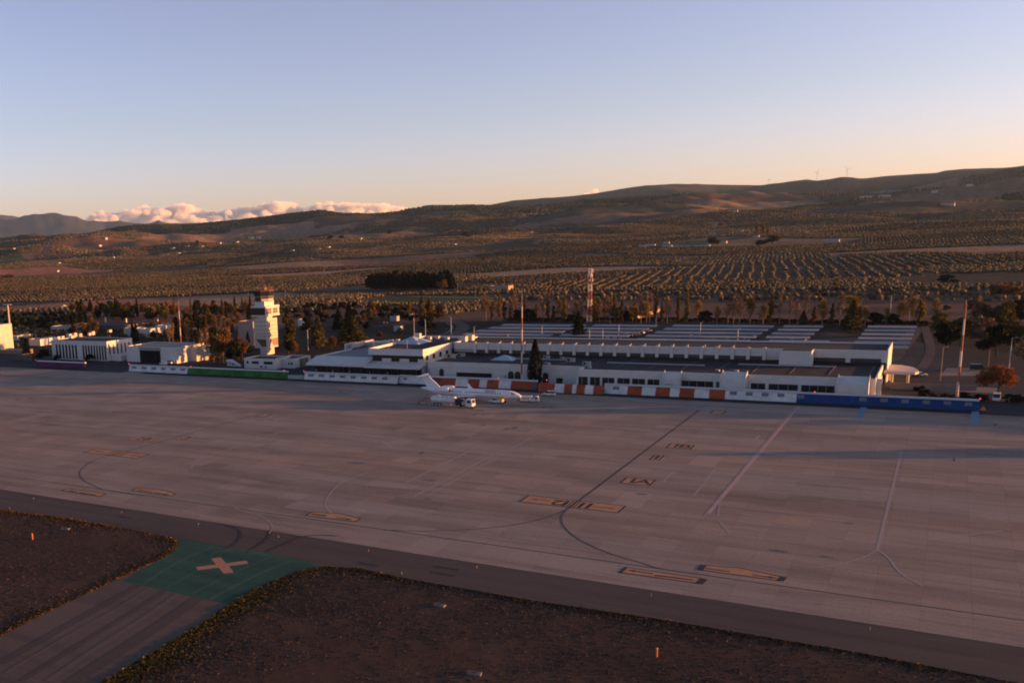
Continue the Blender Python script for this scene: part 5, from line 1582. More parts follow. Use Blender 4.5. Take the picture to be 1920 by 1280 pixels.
# marker posts in the grass and edge lights
for k, (u, v, w_) in enumerate([(61, 1010, 'in the dry grass left of the closed taxiway'), (1231, 1229, 'in the dark grass below the apron')]):
    p = A(u, v)
    t = thing('marker_post', f'short orange marker post {w_}', 'marker post', (p[0], p[1], -.12))
    O = (0, 0, 0)
    tb().tube([(0, 0, 0), (0, 0, 1.15)], [.14, .14], 10).build('post', mat('orange_marker', (0.50, 0.13, 0.04), 0.6, 0.1, 2.0), t)
    tb().tube([(0, 0, 1.15), (0, 0, 1.22), (0, 0, 1.27)], [.17, .15, .06], 10).build('cap', mat('orange_marker_pale', (0.55, 0.25, 0.13), 0.6, 0.1, 2.0), t)
EL = [(18, 953), (63, 935), (228, 961), (372, 983), (522, 1007), (691, 1033), (753, 1075), (894, 1064), (1221, 1116), (1631, 1179)]
for k, (u, v) in enumerate(EL):
    p = A(u, v)
    t = thing('edge_light', f'small yellow taxiway edge light, {ORD[k]} from the left along the shoulder', 'edge light', (p[0], p[1], -.03), 0, 'taxiway edge lights')
    O = (0, 0, 0)
    tb().tube([(0, 0, 0), (0, 0, .28)], [.07, .05], 8).build('stem', mat('dull_yellow', (0.28, 0.19, 0.05), 0.7, 0.1, 1.0), t)
    tb().ball((0, 0, .30), .06, 8, 6).build('lens', mat('amber_lens', (0.42, 0.26, 0.10), 0.3, 0.0, 1.0, 0.5), t)
# low manhole slabs in the grass
for k, (u, v, w_) in enumerate([(824, 1134, 'below the asphalt patches'), (889, 1262, 'at the bottom of the field'), (122, 991, 'beside the left grass edge')]):
    p = A(u, v)
    t = thing('drain_slab', f'pale concrete drain slab in the grass {w_}', 'drain cover', (p[0], p[1], -.15), .2 * k)
    O = (0, 0, 0)
    tb().box(-.9, .9, -.45, .45, 0, .30).build('slab', mat('old_slab', (0.15, 0.13, 0.12), 0.9, 0.3, 1.0), t, bevel=.04)
    tb().box(-.3, .3, -.2, .2, .30, .33).build('lid', DARKM, t)
p = A(1843, 771)
t = thing('warning_stand', 'small orange warning stand at the end of the blue fence', 'warning sign', (p[0], p[1], 0))
tb().face([(-.8, 0, .2), (.8, 0, .2), (0, .25, 1.6)]).face([(.8, .5, .2), (-.8, .5, .2), (0, .25, 1.6)]).build('board', mat('orange_board', (0.50, 0.20, 0.05), 0.6, 0.2, 1.0), t)
tb().tube([(-.8, 0, 0), (-.8, .5, 0)], [.05, .05], 5).tube([(.8, 0, 0), (.8, .5, 0)], [.05, .05], 5).box(-.82, .82, 0, .06, 0, .22).build('leg', DARKM, t)
p = A(1789, 863)
t = thing('apron_bollard', 'lone small dark post standing on the open apron at right', 'bollard', (p[0], p[1], 0))
tb().tube([(0, 0, 0), (0, 0, .8)], [.16, .12], 8).build('post', DARKM, t)
tb().tube([(0, 0, 0), (0, 0, .08)], [.3, .28], 10).build('foot', RUBBER, t)
# ------------------------------------------------------------------ trees
BARK = mat('bark', (0.045, 0.034, 0.028), 0.95, 0.3, 2.0)
PALEB_ = mat('pale_bark', (0.26, 0.20, 0.15), 0.95, 0.3, 2.0)
LEAFS = {
    'cypress': mat('cypress_leaf', (0.014, 0.020, 0.010), 0.9, 0.45, 0.35, 0.1, rnd=0.2, trans=0.15),
    'conifer': mat('conifer_leaf', (0.062, 0.052, 0.019), 0.9, 0.5, 0.3, 0.1, rnd=0.3, trans=0.2),
    'dark': mat('dark_leaf', (0.015, 0.018, 0.010), 0.9, 0.5, 0.3, 0.1, rnd=0.3, trans=0.2),
    'autumn': mat('autumn_leaf', (0.112, 0.064, 0.025), 0.9, 0.45, 0.3, 0.1, rnd=0.25, trans=0.3),
    'orange': mat('orange_leaf', (0.170, 0.066, 0.027), 0.9, 0.4, 0.4, 0.1, rnd=0.1, trans=0.3),
    'yellow': mat('yellow_leaf', (0.165, 0.112, 0.026), 0.9, 0.4, 0.3, 0.1, rnd=0.25, trans=0.35),
    'olive': mat('olive_leaf', (0.115, 0.100, 0.062), 0.9, 0.3, 0.4, 0.1, rnd=0.2, trans=0.2),
    'bare': mat('twigs', (0.16, 0.105, 0.065), 0.95, 0.3, 0.5, 0.1, rnd=0.2),
    'green': mat('green_leaf', (0.078, 0.066, 0.024), 0.9, 0.45, 0.3, 0.1, rnd=0.3, trans=0.25),
}
def leafcards(C, size, g_):
    """one small randomly turned four sided leaf clump per centre"""
    n = len(C)
    a = g_.standard_normal((n, 3))
    a /= np.linalg.norm(a, axis=1)[:, None]
    b = np.cross(a, g_.standard_normal((n, 3)))
    b /= np.linalg.norm(b, axis=1)[:, None]
    s = size * (0.6 + 0.8 * g_.random(n))[:, None]
    V = np.stack([C - a * s, C - b * s * .6, C + a * s * .9, C + b * s * .7], 1).reshape(-1, 3)
    return V, np.arange(4 * n).reshape(n, 4)
def crown_pts(kind, h, w, g_, n):
    t = g_.random(n)
    th = g_.random(n) * 2 * math.pi
    if kind == 'cypress':
        z = t
        r = np.interp(z, [0, .08, .3, .6, .85, 1], [.75, .95, 1, .72, .35, .02]) * np.sqrt(.35 + .65 * g_.random(n))
        r *= 1 + .12 * np.sin(3 * th + 9 * z)
        P = np.stack([r * np.cos(th) * w / 2, r * np.sin(th) * w / 2, z * h * .97 + .03 * h], 1)
    elif kind == 'cone':
        z = t ** 1.3
        lay = 1 + .22 * np.sin(z * 40 + 3 * np.sin(th * 2))
        r = (1 - z) ** .75 * np.sqrt(.25 + .75 * g_.random(n)) * lay * (1 + .2 * np.sin(4 * th + 5 * z))
        P = np.stack([r * np.cos(th) * w / 2, r * np.sin(th) * w / 2, .08 * h + z * h * .92], 1)
    else:
        k = {'round': 16, 'pop': 12, 'wide': 20, 'shrub': 7}[kind]
        cc = []
        for i in range(k):
            q = g_.random()
            if kind == 'pop':
                zz = .12 + .85 * (i + .5) / k
                rr_ = w / 2 * .42 * math.sin(math.pi * min(.97, .2 + .8 * zz)) ** .7
                cc.append((rr_ * .8 * g_.standard_normal() * .6, rr_ * .8 * g_.standard_normal() * .6, zz * h, max(.35, rr_), h / k * .95))
            else:
                ph, ct = g_.random() * 2 * math.pi, g_.random() * 1.5 - .5
                sn = math.sqrt(max(0, 1 - min(1, ct * ct)))
                R0 = .33 * w
                base = {'round': .54, 'wide': .56, 'shrub': .5}[kind]
                vz = {'round': .42, 'wide': .34, 'shrub': .33}[kind]
                cc.append((R0 * sn * math.cos(ph) * (.5 + .6 * q), R0 * sn * math.sin(ph) * (.5 + .6 * q), h * (base + vz * ct * .9), w * (.15 + .09 * g_.random()), h * (.11 + .06 * g_.random())))
        cc = np.array(cc)
        i = g_.integers(0, k, n)
        d = g_.standard_normal((n, 3))
        d /= np.linalg.norm(d, axis=1)[:, None]
        rr_ = g_.random(n) ** .4
        P = cc[i, :3] + d * rr_[:, None] * np.stack([cc[i, 3], cc[i, 3], cc[i, 4]], 1)
    return P
def tree(name, label, cat, kind, leaf, h, w, n, size, loc, seed, bark=None, group=None, trunk_r=.22, limbs=5, gap=None):
    global O
    O = (0, 0, 0)
    g_ = np.random.default_rng(seed)
    rd = random.Random(seed)
    t = thing(name, label, cat, loc, 0, group)
    P = crown_pts(kind, h, w, g_, n)
    V, F = leafcards(P, size, g_)
    tr = tb()
    top = {'cypress': .8, 'cone': .9, 'pop': .92}.get(kind, .62) * h
    b0 = .3 * g_.standard_normal(2)
    tr.tube([(0, 0, -.3), (b0[0] * .3, b0[1] * .3, top * .4), (b0[0], b0[1], top)], [trunk_r * 1.3, trunk_r, trunk_r * .35], 7)
    for k in range(limbs):
        z = h * (.22 + .45 * rd.random())
        an_ = rd.random() * 6.28
        rl = w * .36
        tr.tube([(0, 0, z), (rl * .5 * math.cos(an_), rl * .5 * math.sin(an_), z + h * .10), (rl * math.cos(an_), rl * math.sin(an_), z + h * .20)], [trunk_r * .5, trunk_r * .32, trunk_r * .12], 5)
    tr.build('trunk', bark or BARK, t)
    npmesh('crown', V, F, LEAFS[leaf], None, t)
    return t
def bare_tree(name, label, cat, h, w, loc, seed, group=None, leaf='bare', extra=120, bark=None):
    global O
    O = (0, 0, 0)
    g_ = np.random.default_rng(seed)
    rd = random.Random(seed)
    t = thing(name, label, cat, loc, 0, group)
    tr = tb()
    tr.tube([(0, 0, -.3), (0, 0, h * .5), (.2, .1, h * .97)], [.15, .10, .03], 6)
    tw = tb()
    tips = []
    for k in range(22):
        z = h * (.15 + .78 * rd.random())
        an_ = rd.random() * 6.28
        L = w * .5 * (1.15 - z / h) * (.6 + .7 * rd.random()) + .3
        e = (L * math.cos(an_), L * math.sin(an_), min(h * .99, z + L * 2.4 + .5))
        tw.tube([(0, 0, z), (e[0] * .6, e[1] * .6, z + (e[2] - z) * .4), e], [.07, .05, .02], 4)
        tips += [((e[0] * q), (e[1] * q), z + (e[2] - z) * q) for q in (.5, .75, 1)]
    tr.build('trunk', bark or PALEB_, t)
    tw.build('branches', LEAFS['bare'], t)
    C = np.array(tips)[g_.integers(0, len(tips), extra)] + g_.standard_normal((extra, 3)) * [.35, .35, .6]
    V, F = leafcards(C, .30, g_)
    npmesh('crown', V, F, LEAFS[leaf], None, t)
    return t
# --- prototypes are the first placed trees, copies share their meshes
TP = {}
def plant(key, label, u=None, v=None, h=None, w=None, xy=None, seed=None, group=None):
    """plant a tree of a kind at a ground pixel or point; h and w are the wanted height and width"""
    base = A(u, v) if xy is None else np.array([xy[0], xy[1], 0])
    z = zground(base[0], base[1]) - (.10 if math.hypot(base[0], base[1]) < 760 else 0.0)
    loc = (base[0], base[1], z)
    var = key + str(R_.randrange(3))
    spec = KINDS_[key]
    if var not in TP:
        s = len(TP) * 17 + 5
        if spec[0] == 'baretree':
            o = bare_tree(spec[1], label, spec[2], spec[3], spec[4], loc, s, group, *spec[5:])
        else:
            o = tree(spec[1], label, spec[2], spec[0], spec[3], spec[4], spec[5], spec[6], spec[7], loc, s, group=group)
        TP[var] = o
    else:
        o = dup(TP[var], loc, 0, label, group)
        if not group and 'group' in o:
            del o['group']
    h0, w0 = (spec[3], spec[4]) if spec[0] == 'baretree' else (spec[4], spec[5])
    o.scale = ((w or w0) / w0, (w or w0) / w0, (h or h0) / h0)
    o.rotation_euler = (0, 0, R_.random() * 6.28)
    return o
KINDS_ = {
    'cypress': ('cypress', 'cypress_tree', 'tree', 'cypress', 15.5, 4.4, 2600, .34),
    'tallround': ('pop', 'broadleaf_tree', 'tree', 'conifer', 22, 10, 3200, .50),
    'cone': ('cone', 'conifer_tree', 'tree', 'conifer', 15, 9, 2200, .50),
    'darkcone': ('cone', 'conifer_tree', 'tree', 'dark', 13, 8, 1700, .50),
    'darkround': ('round', 'evergreen_tree', 'tree', 'dark', 10, 9, 1700, .50),
    'greenround': ('round', 'broadleaf_tree', 'tree', 'green', 10, 8, 1700, .46),
    'autumn': ('round', 'autumn_tree', 'tree', 'autumn', 9, 8, 1500, .42),
    'orange': ('wide', 'autumn_tree', 'tree', 'orange', 9.5, 11, 2600, .34),
    'yellow': ('pop', 'poplar_tree', 'tree', 'yellow', 14, 4.5, 1000, .42),
    'autpop': ('pop', 'poplar_tree', 'tree', 'autumn', 14, 4.0, 800, .42),
    'darkpop': ('cypress', 'cypress_tree', 'tree', 'dark', 13, 2.8, 900, .40),
    'bare': ('baretree', 'poplar_tree', 'tree', 13, 3.4, 'bare', 420),
    'bareyel': ('baretree', 'poplar_tree', 'tree', 12, 3.0, 'yellow', 700),
    'bush': ('shrub', 'bush', 'bush', 'dark', 2.4, 3.4, 500, .28),
    'autbush': ('shrub', 'bush', 'bush', 'autumn', 3.2, 4.2, 500, .32),
    'tan': ('round', 'autumn_tree', 'tree', 'bare', 11, 8, 1300, .40),
}
# single trees that stand out
plant('cypress', 'single dark pointed cypress against the terminal front', xy=(XatY(1003, 700, 344.5), 344.5), h=16.9, w=5.4)
plant('darkcone', 'dark cone shaped conifer standing among the carport roofs beside the lattice mast', 1084, 636, 14.5, 8.5)
plant('cone', 'broad brownish conifer behind the farthest carports near the aisle', 1597, 622, 16, 9)
plant('cone', 'small brown conifer between carport roofs right of centre', 1505, 616, 9.5, 6)
plant('orange', 'wide orange leaved tree beside the white van at the right edge', 1870, 742, 9.6, 12.5)
plant('darkcone', 'small dark cone tree beside the white gabled shed at far left', 50, 664, 8.6, 5.2)
plant('darkround', 'dark bush like tree in front of the finned office', 83, 676, 6.2, 8.6)
plant('darkround', 'low dark tree on the lawn below the slot windows', 107, 678, 3.6, 5)
plant('darkround', 'low dark tree left of the finned office entrance', 168, 677, 3.6, 6)
plant('cone', 'olive dark tree behind the finned office roof', 158, 634, 6.0, 8.0)
plant('greenround', 'small dark tree before the cream house', 287, 636, 6, 5)
plant('autumn', 'low brown bushy tree right of the cream house', 305, 650, 5, 8)
big = [('autumn', 418, 680, 18, 13, 'tall russet tree just left of the tower'), ('autpop', 400, 678, 14, 7, 'narrow russet tree left of the tall russet one'), ('tallround', 541, 664, 24.5, 12.5, 'tall dark olive tree right against the tower'), ('cone', 597, 652, 17, 9.5, 'slim dark conifer with golden side left of the broad one'),
       ('cone', 660, 643, 14.5, 18, 'broad golden dark conifer above the canopy wing'), ('darkcone', 512, 655, 9, 5, 'small dark tree tucked at the right foot of the tower'), ('autumn', 622, 655, 7, 7, 'low russet tree between two dark conifers'),
       ('autumn', 552, 664, 7, 6, 'low rusty tree below the tall conifer by the tower'), ('darkcone', 635, 620, 14, 9, 'dark tall tree behind the two golden conifers'), ('darkround', 575, 630, 12, 9, 'dark round tree behind the tower conifer'), ('darkcone', 655, 598, 13, 7, 'pointed dark conifer on the field edge above the broad one'),
       ('yellow', 792, 612, 19, 10, 'broad yellow green tree behind the office block skylight'), ('yellow', 806, 610, 18, 9, 'yellow green tree right of the broad yellow one'), ('darkround', 800, 622, 9, 12, 'dark undergrowth tree below the yellow green trees'), ('autumn', 823, 606, 13, 7, 'brownish tree at the right end of the yellow green clump'),
       ('autumn', 697, 600, 14, 8, 'thin rusty tree left of the white roadside hut'), ('autbush', 712, 634, 4.4, 5.5, 'round orange bush by the access road'), ('autbush', 750, 627, 4.4, 5, 'orange bush hiding a white kiosk'), ('yellow', 768, 595, 12, 7, 'small yellow tree left of the yellow green clump'),
       ('autumn', 1890, 560, 10, 22, 'large russet crowned tree at the right edge beyond the fields'), ('darkround', 1776, 534, 8, 16, 'dark spreading tree alone above the right fields'), ('yellow', 1566, 542, 8, 7, 'small yellow tree at the grove edge right of centre')]
for key, u, v, h_, w_, lb in big:
    plant(key, lb, u, v, h_, w_)
for k, (u, v, h_, w_) in enumerate([(1775, 655, 13, 12), (1800, 648, 14, 12), (1840, 650, 15, 13), (1760, 628, 12, 10), (1868, 668, 14, 14), (1900, 660, 15, 14), (1822, 610, 16, 11), (1880, 622, 17, 14), (1912, 610, 15, 12), (1850, 610, 13, 12), (1930, 690, 14, 14)]):
    plant(['darkround', 'greenround', 'tan', 'greenround'][k % 4], f'tree in the shady grove at the right edge, {ORD[k]} planted from the carports outward', u, v, h_ * .86, w_, group='dark trees at the right edge')
for k, (u, v) in enumerate([(1725, 740), (1737, 742), (1808, 748), (1838, 752), (1895, 752), (1908, 753)]):
    plant('bush', f'dark clipped bush behind the blue fence end, {ORD[k]} from the left', u, v, 2.4 if k else 3.2, 4.4, group='bushes behind the blue fence')
def hedge(label, pts, h, w, leaf='dark', n=None, name='hedge'):
    g_ = np.random.default_rng(len(label))
    P = [np.array(p[:2]) for p in pts]
    L = [np.linalg.norm(b - a) for a, b in zip(P, P[1:])]
    n = n or int(sum(L) * w * h * 5)
    s = g_.random(n) * sum(L)
    cum = np.concatenate([[0], np.cumsum(L)])
    i = np.clip(np.searchsorted(cum, s, 'right') - 1, 0, len(L) - 1)
    t = (s - cum[i]) / np.array(L)[i]
    PA = np.array(P)
    xy = PA[i] * (1 - t)[:, None] + PA[i + 1] * t[:, None]
    C = np.concatenate([xy + w * (g_.random((n, 2)) - .5), (h * g_.random(n) ** .7 * (.8 + .25 * np.sin(s / 3.1) * np.sin(s / 7.7)))[:, None]], 1)
    C[:, 2] += zground(*P[0])
    V, F = leafcards(C, .45, g_)
    o = npmesh(name, V, F, LEAFS[leaf])
    return tag(o, label, 'hedge')
hedge('clipped dark hedge behind the blue fence right of the terminal', [A(1720, 744), A(1790, 748)], 1.5, 2.0)
hedge('clipped dark hedge right of the tall striped mast', [A(1800, 749), A(1852, 753)], 1.5, 2.0)
hedge('clipped dark hedge beside the white van', [A(1888, 754), A(1918, 755)], 1.4, 2.0)
hedge('long dark hedge along the far side of the car park', [A(950, 602), A(1250, 602), A(1500, 606), A(1745, 611)], 2.6, 3.5)
hedge('dark green planting under the canopy wing glazing', [(-225, 341.5), (-200, 341.5), (-176, 341.5)], 1.2, 1.6, 'green', 900)
hedge('tall dark shelter row of trees beyond the right end of the apron', [(28, 353), (235, 356)], 8.6, 7, 'dark', 30000)  # unseen row, added to throw shade over the right of the apron
# belt of thin poplars and pines behind the car park
belt = []
x = 905
while x < 1735:
    belt.append(x)
    x += (6 + 8 * R_.random()) if x < 1235 else (10 + 15 * R_.random())
nb = {}
BK = {'bareyel': 'thin yellowing poplar', 'bare': 'bare pale poplar', 'yellow': 'yellow leaved poplar', 'darkround': 'low dark pine', 'autpop': 'russet poplar', 'tan': 'brownish half bare tree'}
for x in belt:
    near_ = x < 1180
    key = R_.choices(['bareyel', 'bare', 'yellow', 'darkround', 'autpop', 'tan'], [3, 3, 3 if near_ else 1, 2 if near_ else 1, 1.5, 1.0 if near_ else .3])[0]
    nb[key] = nb.get(key, 0) + 1
    h_ = {'bareyel': 10, 'bare': 12, 'yellow': 12, 'darkround': 5.5, 'autpop': 11, 'tan': 9}[key] * (.85 + .7 * R_.random())
    w_ = {'bareyel': 3, 'bare': 3.2, 'yellow': 4.2, 'darkround': 7, 'autpop': 3.6, 'tan': 6}[key] * (1.0 + .5 * R_.random())
    plant(key, f'{BK[key]} in the belt behind the car park, {ORD[min(nb[key] - 1, 47)]} from the left', x, 600 + (x - 900) * .012 + 3 * R_.random(), h_, w_, group='trees in the belt behind the car park')
for k, (u, v, h_, w_, key, lb) in enumerate([(1057, 598, 15.5, 6, 'yellow', 'tall broad yellow poplar left of the lattice mast'), (1120, 598, 14, 7, 'yellow', 'wide yellow green poplar touching the lattice mast'), (1135, 600, 15, 9, 'tan', 'dense brown tree right of the lattice mast'), (1150, 601, 9, 8, 'darkround', 'dark pine right of the lattice mast'), (1190, 601, 11, 8, 'yellow', 'yellow bushy poplar over the lit wall'),
                                           (1208, 602, 9, 8, 'tan', 'brown bushy tree over the lit wall'), (1594, 600, 13, 8, 'bareyel', 'golden feathery poplar behind the broad brown conifer'), (1729, 602, 13, 4, 'yellow', 'golden poplar right of the last carports'), (1752, 604, 12, 4, 'bareyel', 'slim golden poplar beside the dark grove'), (1704, 600, 16, 5, 'bare', 'tall bare poplar at the end of the carports'), (1828, 602, 11, 5, 'yellow', 'golden poplar among dark trees near the right edge')]):
    plant(key, lb, u, v, h_, w_)
# trees between the left buildings and the groves
def grove(n, gen, names, where, group):
    """scatter trees, then label each kind by its order from the left"""
    L = sorted((gen() for _ in range(n)), key=lambda q: q[0])
    cnt = {}
    for u, v, key, h_, w_ in L:
        cnt[key] = cnt.get(key, 0) + 1
        plant(key, f'{names[key]} {where}, {ORD[cnt[key] - 1]} such from the left', u, v, h_, w_, group=group)
def gen_left():
    u = 128 + 340 * R_.random()
    v = 592 + 52 * R_.random() - 12 * abs(u - 300) / 170
    if 180 < u < 330 and v > 602:
        v = 590 + 13 * R_.random()
    key = R_.choices(['autumn', 'autpop', 'darkpop', 'darkround', 'tan', 'darkcone', 'greenround'], [3, 1.6, 1.2, 1.6, 2, .8, 3])[0]
    h_ = {'greenround': 10, 'autumn': 10.5, 'autpop': 13, 'darkpop': 14, 'darkround': 10, 'tan': 11, 'darkcone': 13}[key] * (.75 + .5 * R_.random())
    return u, v, key, h_, None
grove(104, gen_left, {'greenround': 'olive brown rounded tree', 'autumn': 'rounded russet tree', 'autpop': 'slender russet poplar', 'darkpop': 'dark slim cypress', 'darkround': 'dark rounded evergreen', 'tan': 'brownish half bare tree', 'darkcone': 'dark conifer'}, 'behind the left buildings', 'trees behind the left buildings')
for k, (u, v, h_, key, lb) in enumerate([(140, 616, 13, 'darkround', 'broad dark tree by the orange roofed warehouse'), (128, 612, 12, 'darkpop', 'dark upright tree at the left end of the warehouse'), (176, 604, 14, 'autpop', 'thin russet poplar left of the left standpipe'), (250, 640, 13, 'darkpop', 'dark cypress against the grey block'), (256, 640, 12, 'darkpop', 'second dark cypress beside the cream house'),
                                         (362, 670, 14, 'darkpop', 'dark cypress right of the left striped mast'), (372, 672, 12, 'darkpop', 'dark cypress behind the round tanks'), (380, 674, 15, 'bare', 'bare pale poplar over the small white signs'), (390, 676, 16, 'bare', 'tall bare poplar left of the russet tree'), (352, 648, 12, 'bare', 'bare poplar just right of the left striped mast'), (318, 645, 10, 'bare', 'bare poplar before the pale house'), (325, 640, 11, 'bare', 'bare poplar left of the left striped mast'),
                                         (408, 680, 11, 'tan', 'brownish tree at the left of the russet tree'), (438, 682, 11, 'darkround', 'dark round tree behind the white stair ramp'), (448, 672, 8, 'darkround', 'dark low tree left of the tower foot'), (455, 674, 12, 'autumn', 'russet tree before the pink block'), (466, 660, 11, 'darkpop', 'dark slim cypress at the left edge of the tower shaft'), (446, 674, 13, 'autpop', 'slender russet poplar before the pink block'), (425, 606, 15, 'darkpop', 'tall dark cypress left of the tower collar'), (470, 598, 19, 'darkpop', 'very tall dark cypress left of the tower cab'), (418, 600, 13, 'autumn', 'round russet tree beyond the tower cypress'), (350, 600, 10, 'autumn', 'russet crown behind the left striped mast'), (300, 596, 10, 'autumn', 'russet crown above the right standpipe'), (272, 590, 10, 'autumn', 'russet crown above the warehouse'), (380, 596, 10, 'autumn', 'russet tree left of the tall cypress')]):
    plant(key, lb, u, v, h_)
def gen_scrub():
    u = 545 + 270 * R_.random()
    v = 578 + 52 * R_.random() ** 1.4
    if u > 690 and v > 606:
        v = 580 + 20 * R_.random()
    return u, v, R_.choice(['autbush', 'bush', 'greenround', 'darkround', 'darkround']), 3 + 4 * R_.random(), 4.5 + 4 * R_.random()
grove(96, gen_scrub, {'autbush': 'rusty bush', 'bush': 'dark low bush', 'greenround': 'green rounded tree', 'darkround': 'small dark evergreen'}, 'on the open ground right of the tower', 'scrub right of the tower')
def gen_fl():
    return 2 + 128 * R_.random(), 592 + 28 * R_.random(), R_.choice(['bush', 'darkround', 'darkround', 'greenround']), 3 + 3.5 * R_.random(), 5 + 4 * R_.random()
grove(70, gen_fl, {'bush': 'dark low bush', 'greenround': 'green rounded tree', 'darkround': 'small dark evergreen'}, 'below the far left car park', 'dark trees below the far left car park')
# dark conifer wood beyond the fields
for k in range(30):
    u = 692 + 155 * (k + .5) / 30 + 3 * R_.random()
    plant('darkcone' if k % 3 else 'darkround', f'dark conifer in the dense wood beyond the fields, {ORD[k]} from the left', u, 541 + 3 * R_.random(), 17 + 4 * R_.random(), 12 + 3 * R_.random(), group='dark conifer wood')
plant('autumn', 'russet tree at the right front of the conifer wood', 828, 546, 13, 13)
plant('autbush', 'orange bush right of the conifer wood', 868, 549, 7, 12)
# off to the right: shelter trees whose long shadows cross the apron
for k, (x, y, h_, w_) in enumerate([(120, 324, 12.5, 7), (130, 331, 10, 6), (110, 319, 11, 6), (143, 330, 12, 6), (60, 366, 12, 14), (75, 372, 13, 14), (92, 380, 13, 14), (110, 388, 14, 14), (45, 360, 10, 12), (130, 398, 14, 14)]):
    plant('darkround', f'dark shelter tree beyond the right end of the apron, {ORD[k]} in the row', xy=(x, y), h=h_, w=w_, group='shelter trees right of the apron')

# ------------------------------------------------------------------ olive groves
ico_v = []
ico_f = [(0, 11, 5), (0, 5, 1), (0, 1, 7), (0, 7, 10), (0, 10, 11), (1, 5, 9), (5, 11, 4), (11, 10, 2), (10, 7, 6), (7, 1, 8), (3, 9, 4), (3, 4, 2), (3, 2, 6), (3, 6, 8), (3, 8, 9), (4, 9, 5), (2, 4, 11), (6, 2, 10), (8, 6, 7), (9, 8, 1)]
ph = (1 + 5 ** .5) / 2
ICO = np.array([(-1, ph, 0), (1, ph, 0), (-1, -ph, 0), (1, -ph, 0), (0, -1, ph), (0, 1, ph), (0, -1, -ph), (0, 1, -ph), (ph, 0, -1), (ph, 0, 1), (-ph, 0, -1), (-ph, 0, 1)]) / math.hypot(1, ph)
ICF = np.array(ico_f)
def grove_points():
    out = []
    a0, a1 = az_of_u(-60), az_of_u(1990)
    for r0, r1, sp, sz in [(630, 1500, 7.6, 1.7), (1500, 2400, 7.8, 1.75), (2400, 3600, 9.8, 2.15), (3600, 5200, 14.5, 3.4), (5200, 7600, 23, 5.2)]:
        for ang in np.unique(np.round(fang, 6)):
            sel = np.where(np.isclose(fang, ang, atol=1e-5))[0]
            sel = [s for s in sel if ftype[s] in (GROVE, FOREST) and r0 * .8 < math.exp(seeds[s, 1]) < r1 * 1.25]
            for s in sel:
                R0 = math.exp(seeds[s, 1])
                c = np.array([R0 * math.sin(seeds[s, 0]), R0 * math.cos(seeds[s, 0])])
                half = R0 * .19 + 60
                q = np.arange(-half, half, sp)
                if s in WIDE:
                    gx, gy = np.meshgrid(np.arange(-half, half, 5.0), np.arange(-half, half, 11.5))
                else:
                    gx, gy = np.meshgrid(np.arange(-half, half, sp * .70), q)
                gx, gy = gx.ravel(), gy.ravel()
                if ftype[s] == FOREST:
                    gx = gx + sp * .45 * rng.standard_normal(len(gx))
                    gy = gy + sp * .45 * rng.standard_normal(len(gy))
                else:
                    gx = gx + .5 * rng.standard_normal(len(gx))
                    gy = gy + .4 * rng.standard_normal(len(gy))
                x = c[0] + gx * math.cos(ang) - gy * math.sin(ang)
                y = c[1] + gx * math.sin(ang) + gy * math.cos(ang)
                r = np.hypot(x, y)
                az_ = np.arctan2(x, y)
                k = (r > r0) & (r <= r1) & ((r > 690) | (x < -330)) & (az_ > a0) & (az_ < a1) & (rng.random(len(x)) < .95)
                x, y = x[k], y[k]
                if not len(x):
                    continue
                fi, mg_ = fields(x, y, True)
                k = (fi == s) & (strip_of(x, y) == 0) & (mg_ > 0.0055)
                x, y = x[k], y[k]
                big_ = 1.25 if ftype[s] == FOREST else 1.0
                out.append(np.stack([x, y, np.full(len(x), sz * big_), np.full(len(x), float(ftype[s] == FOREST)), np.full(len(x), ftone[s])], 1))
    return np.concatenate(out)
GP = grove_points()
# field edge belts along the bare strips
ex = []
for x in np.arange(-300, 130, 5.0):
    for yb_, pr in ((701, .30), (793, .75), (797, .5), (842, .8), (847, .6), (872, .6), (905, .8)):
        if rng.random() < pr:
            ex.append((x + rng.standard_normal(), yb_ - .10 * (x + 130) + 2.0 * rng.standard_normal(), 1.8 + .6 * rng.random(), 0, 1))
GP = np.concatenate([GP, np.array(ex)])
GP = GP[[not (math.hypot(x - A(770, 545)[0], y - A(770, 545)[1]) < 66) for x, y in GP[:, :2]]]
dist = np.hypot(GP[:, 0], GP[:, 1])
GP = GP[np.argsort(dist)]
print("olive trees", len(GP), flush=True)
gz = zgrounds(GP[:, 0], GP[:, 1])
# the nearest three hundred are things of their own
olv = []
for q in range(4):
    g_ = np.random.default_rng(900 + q)
    P = crown_pts('round', 4.4, 5.4, g_, 300)
    V, F = leafcards(P, .55, g_)
    Vt = np.array([(.16 * math.cos(a_), .16 * math.sin(a_), z) for z in (-.3, 2.2) for a_ in np.arange(4) * math.pi / 2])
    Ft = np.array([(0, 1, 5, 4), (1, 2, 6, 5), (2, 3, 7, 6), (3, 0, 4, 7)]) + len(V)
    o = npmesh('olive_tree', np.concatenate([V, Vt]), np.concatenate([F, Ft]), LEAFS['olive'])
    tag(o, 'small grey green olive tree at the near edge of the groves beyond the car park', 'olive tree', 'olive trees nearest the airport')
    olv.append(o)
for k in range(300):
    x, y, s_ = GP[k][:3]
    o = olv[k % 4] if k < 4 else olv[k % 4].copy()
    if k >= 4:
        COL.objects.link(o)
    sc_ = s_ / 2.5 * (.8 + .4 * rng.random())
    o.location = (x, y, gz[k] - .05)
    o.rotation_euler = (0, 0, 6.28 * rng.random())
    o.scale = (sc_, sc_, sc_)
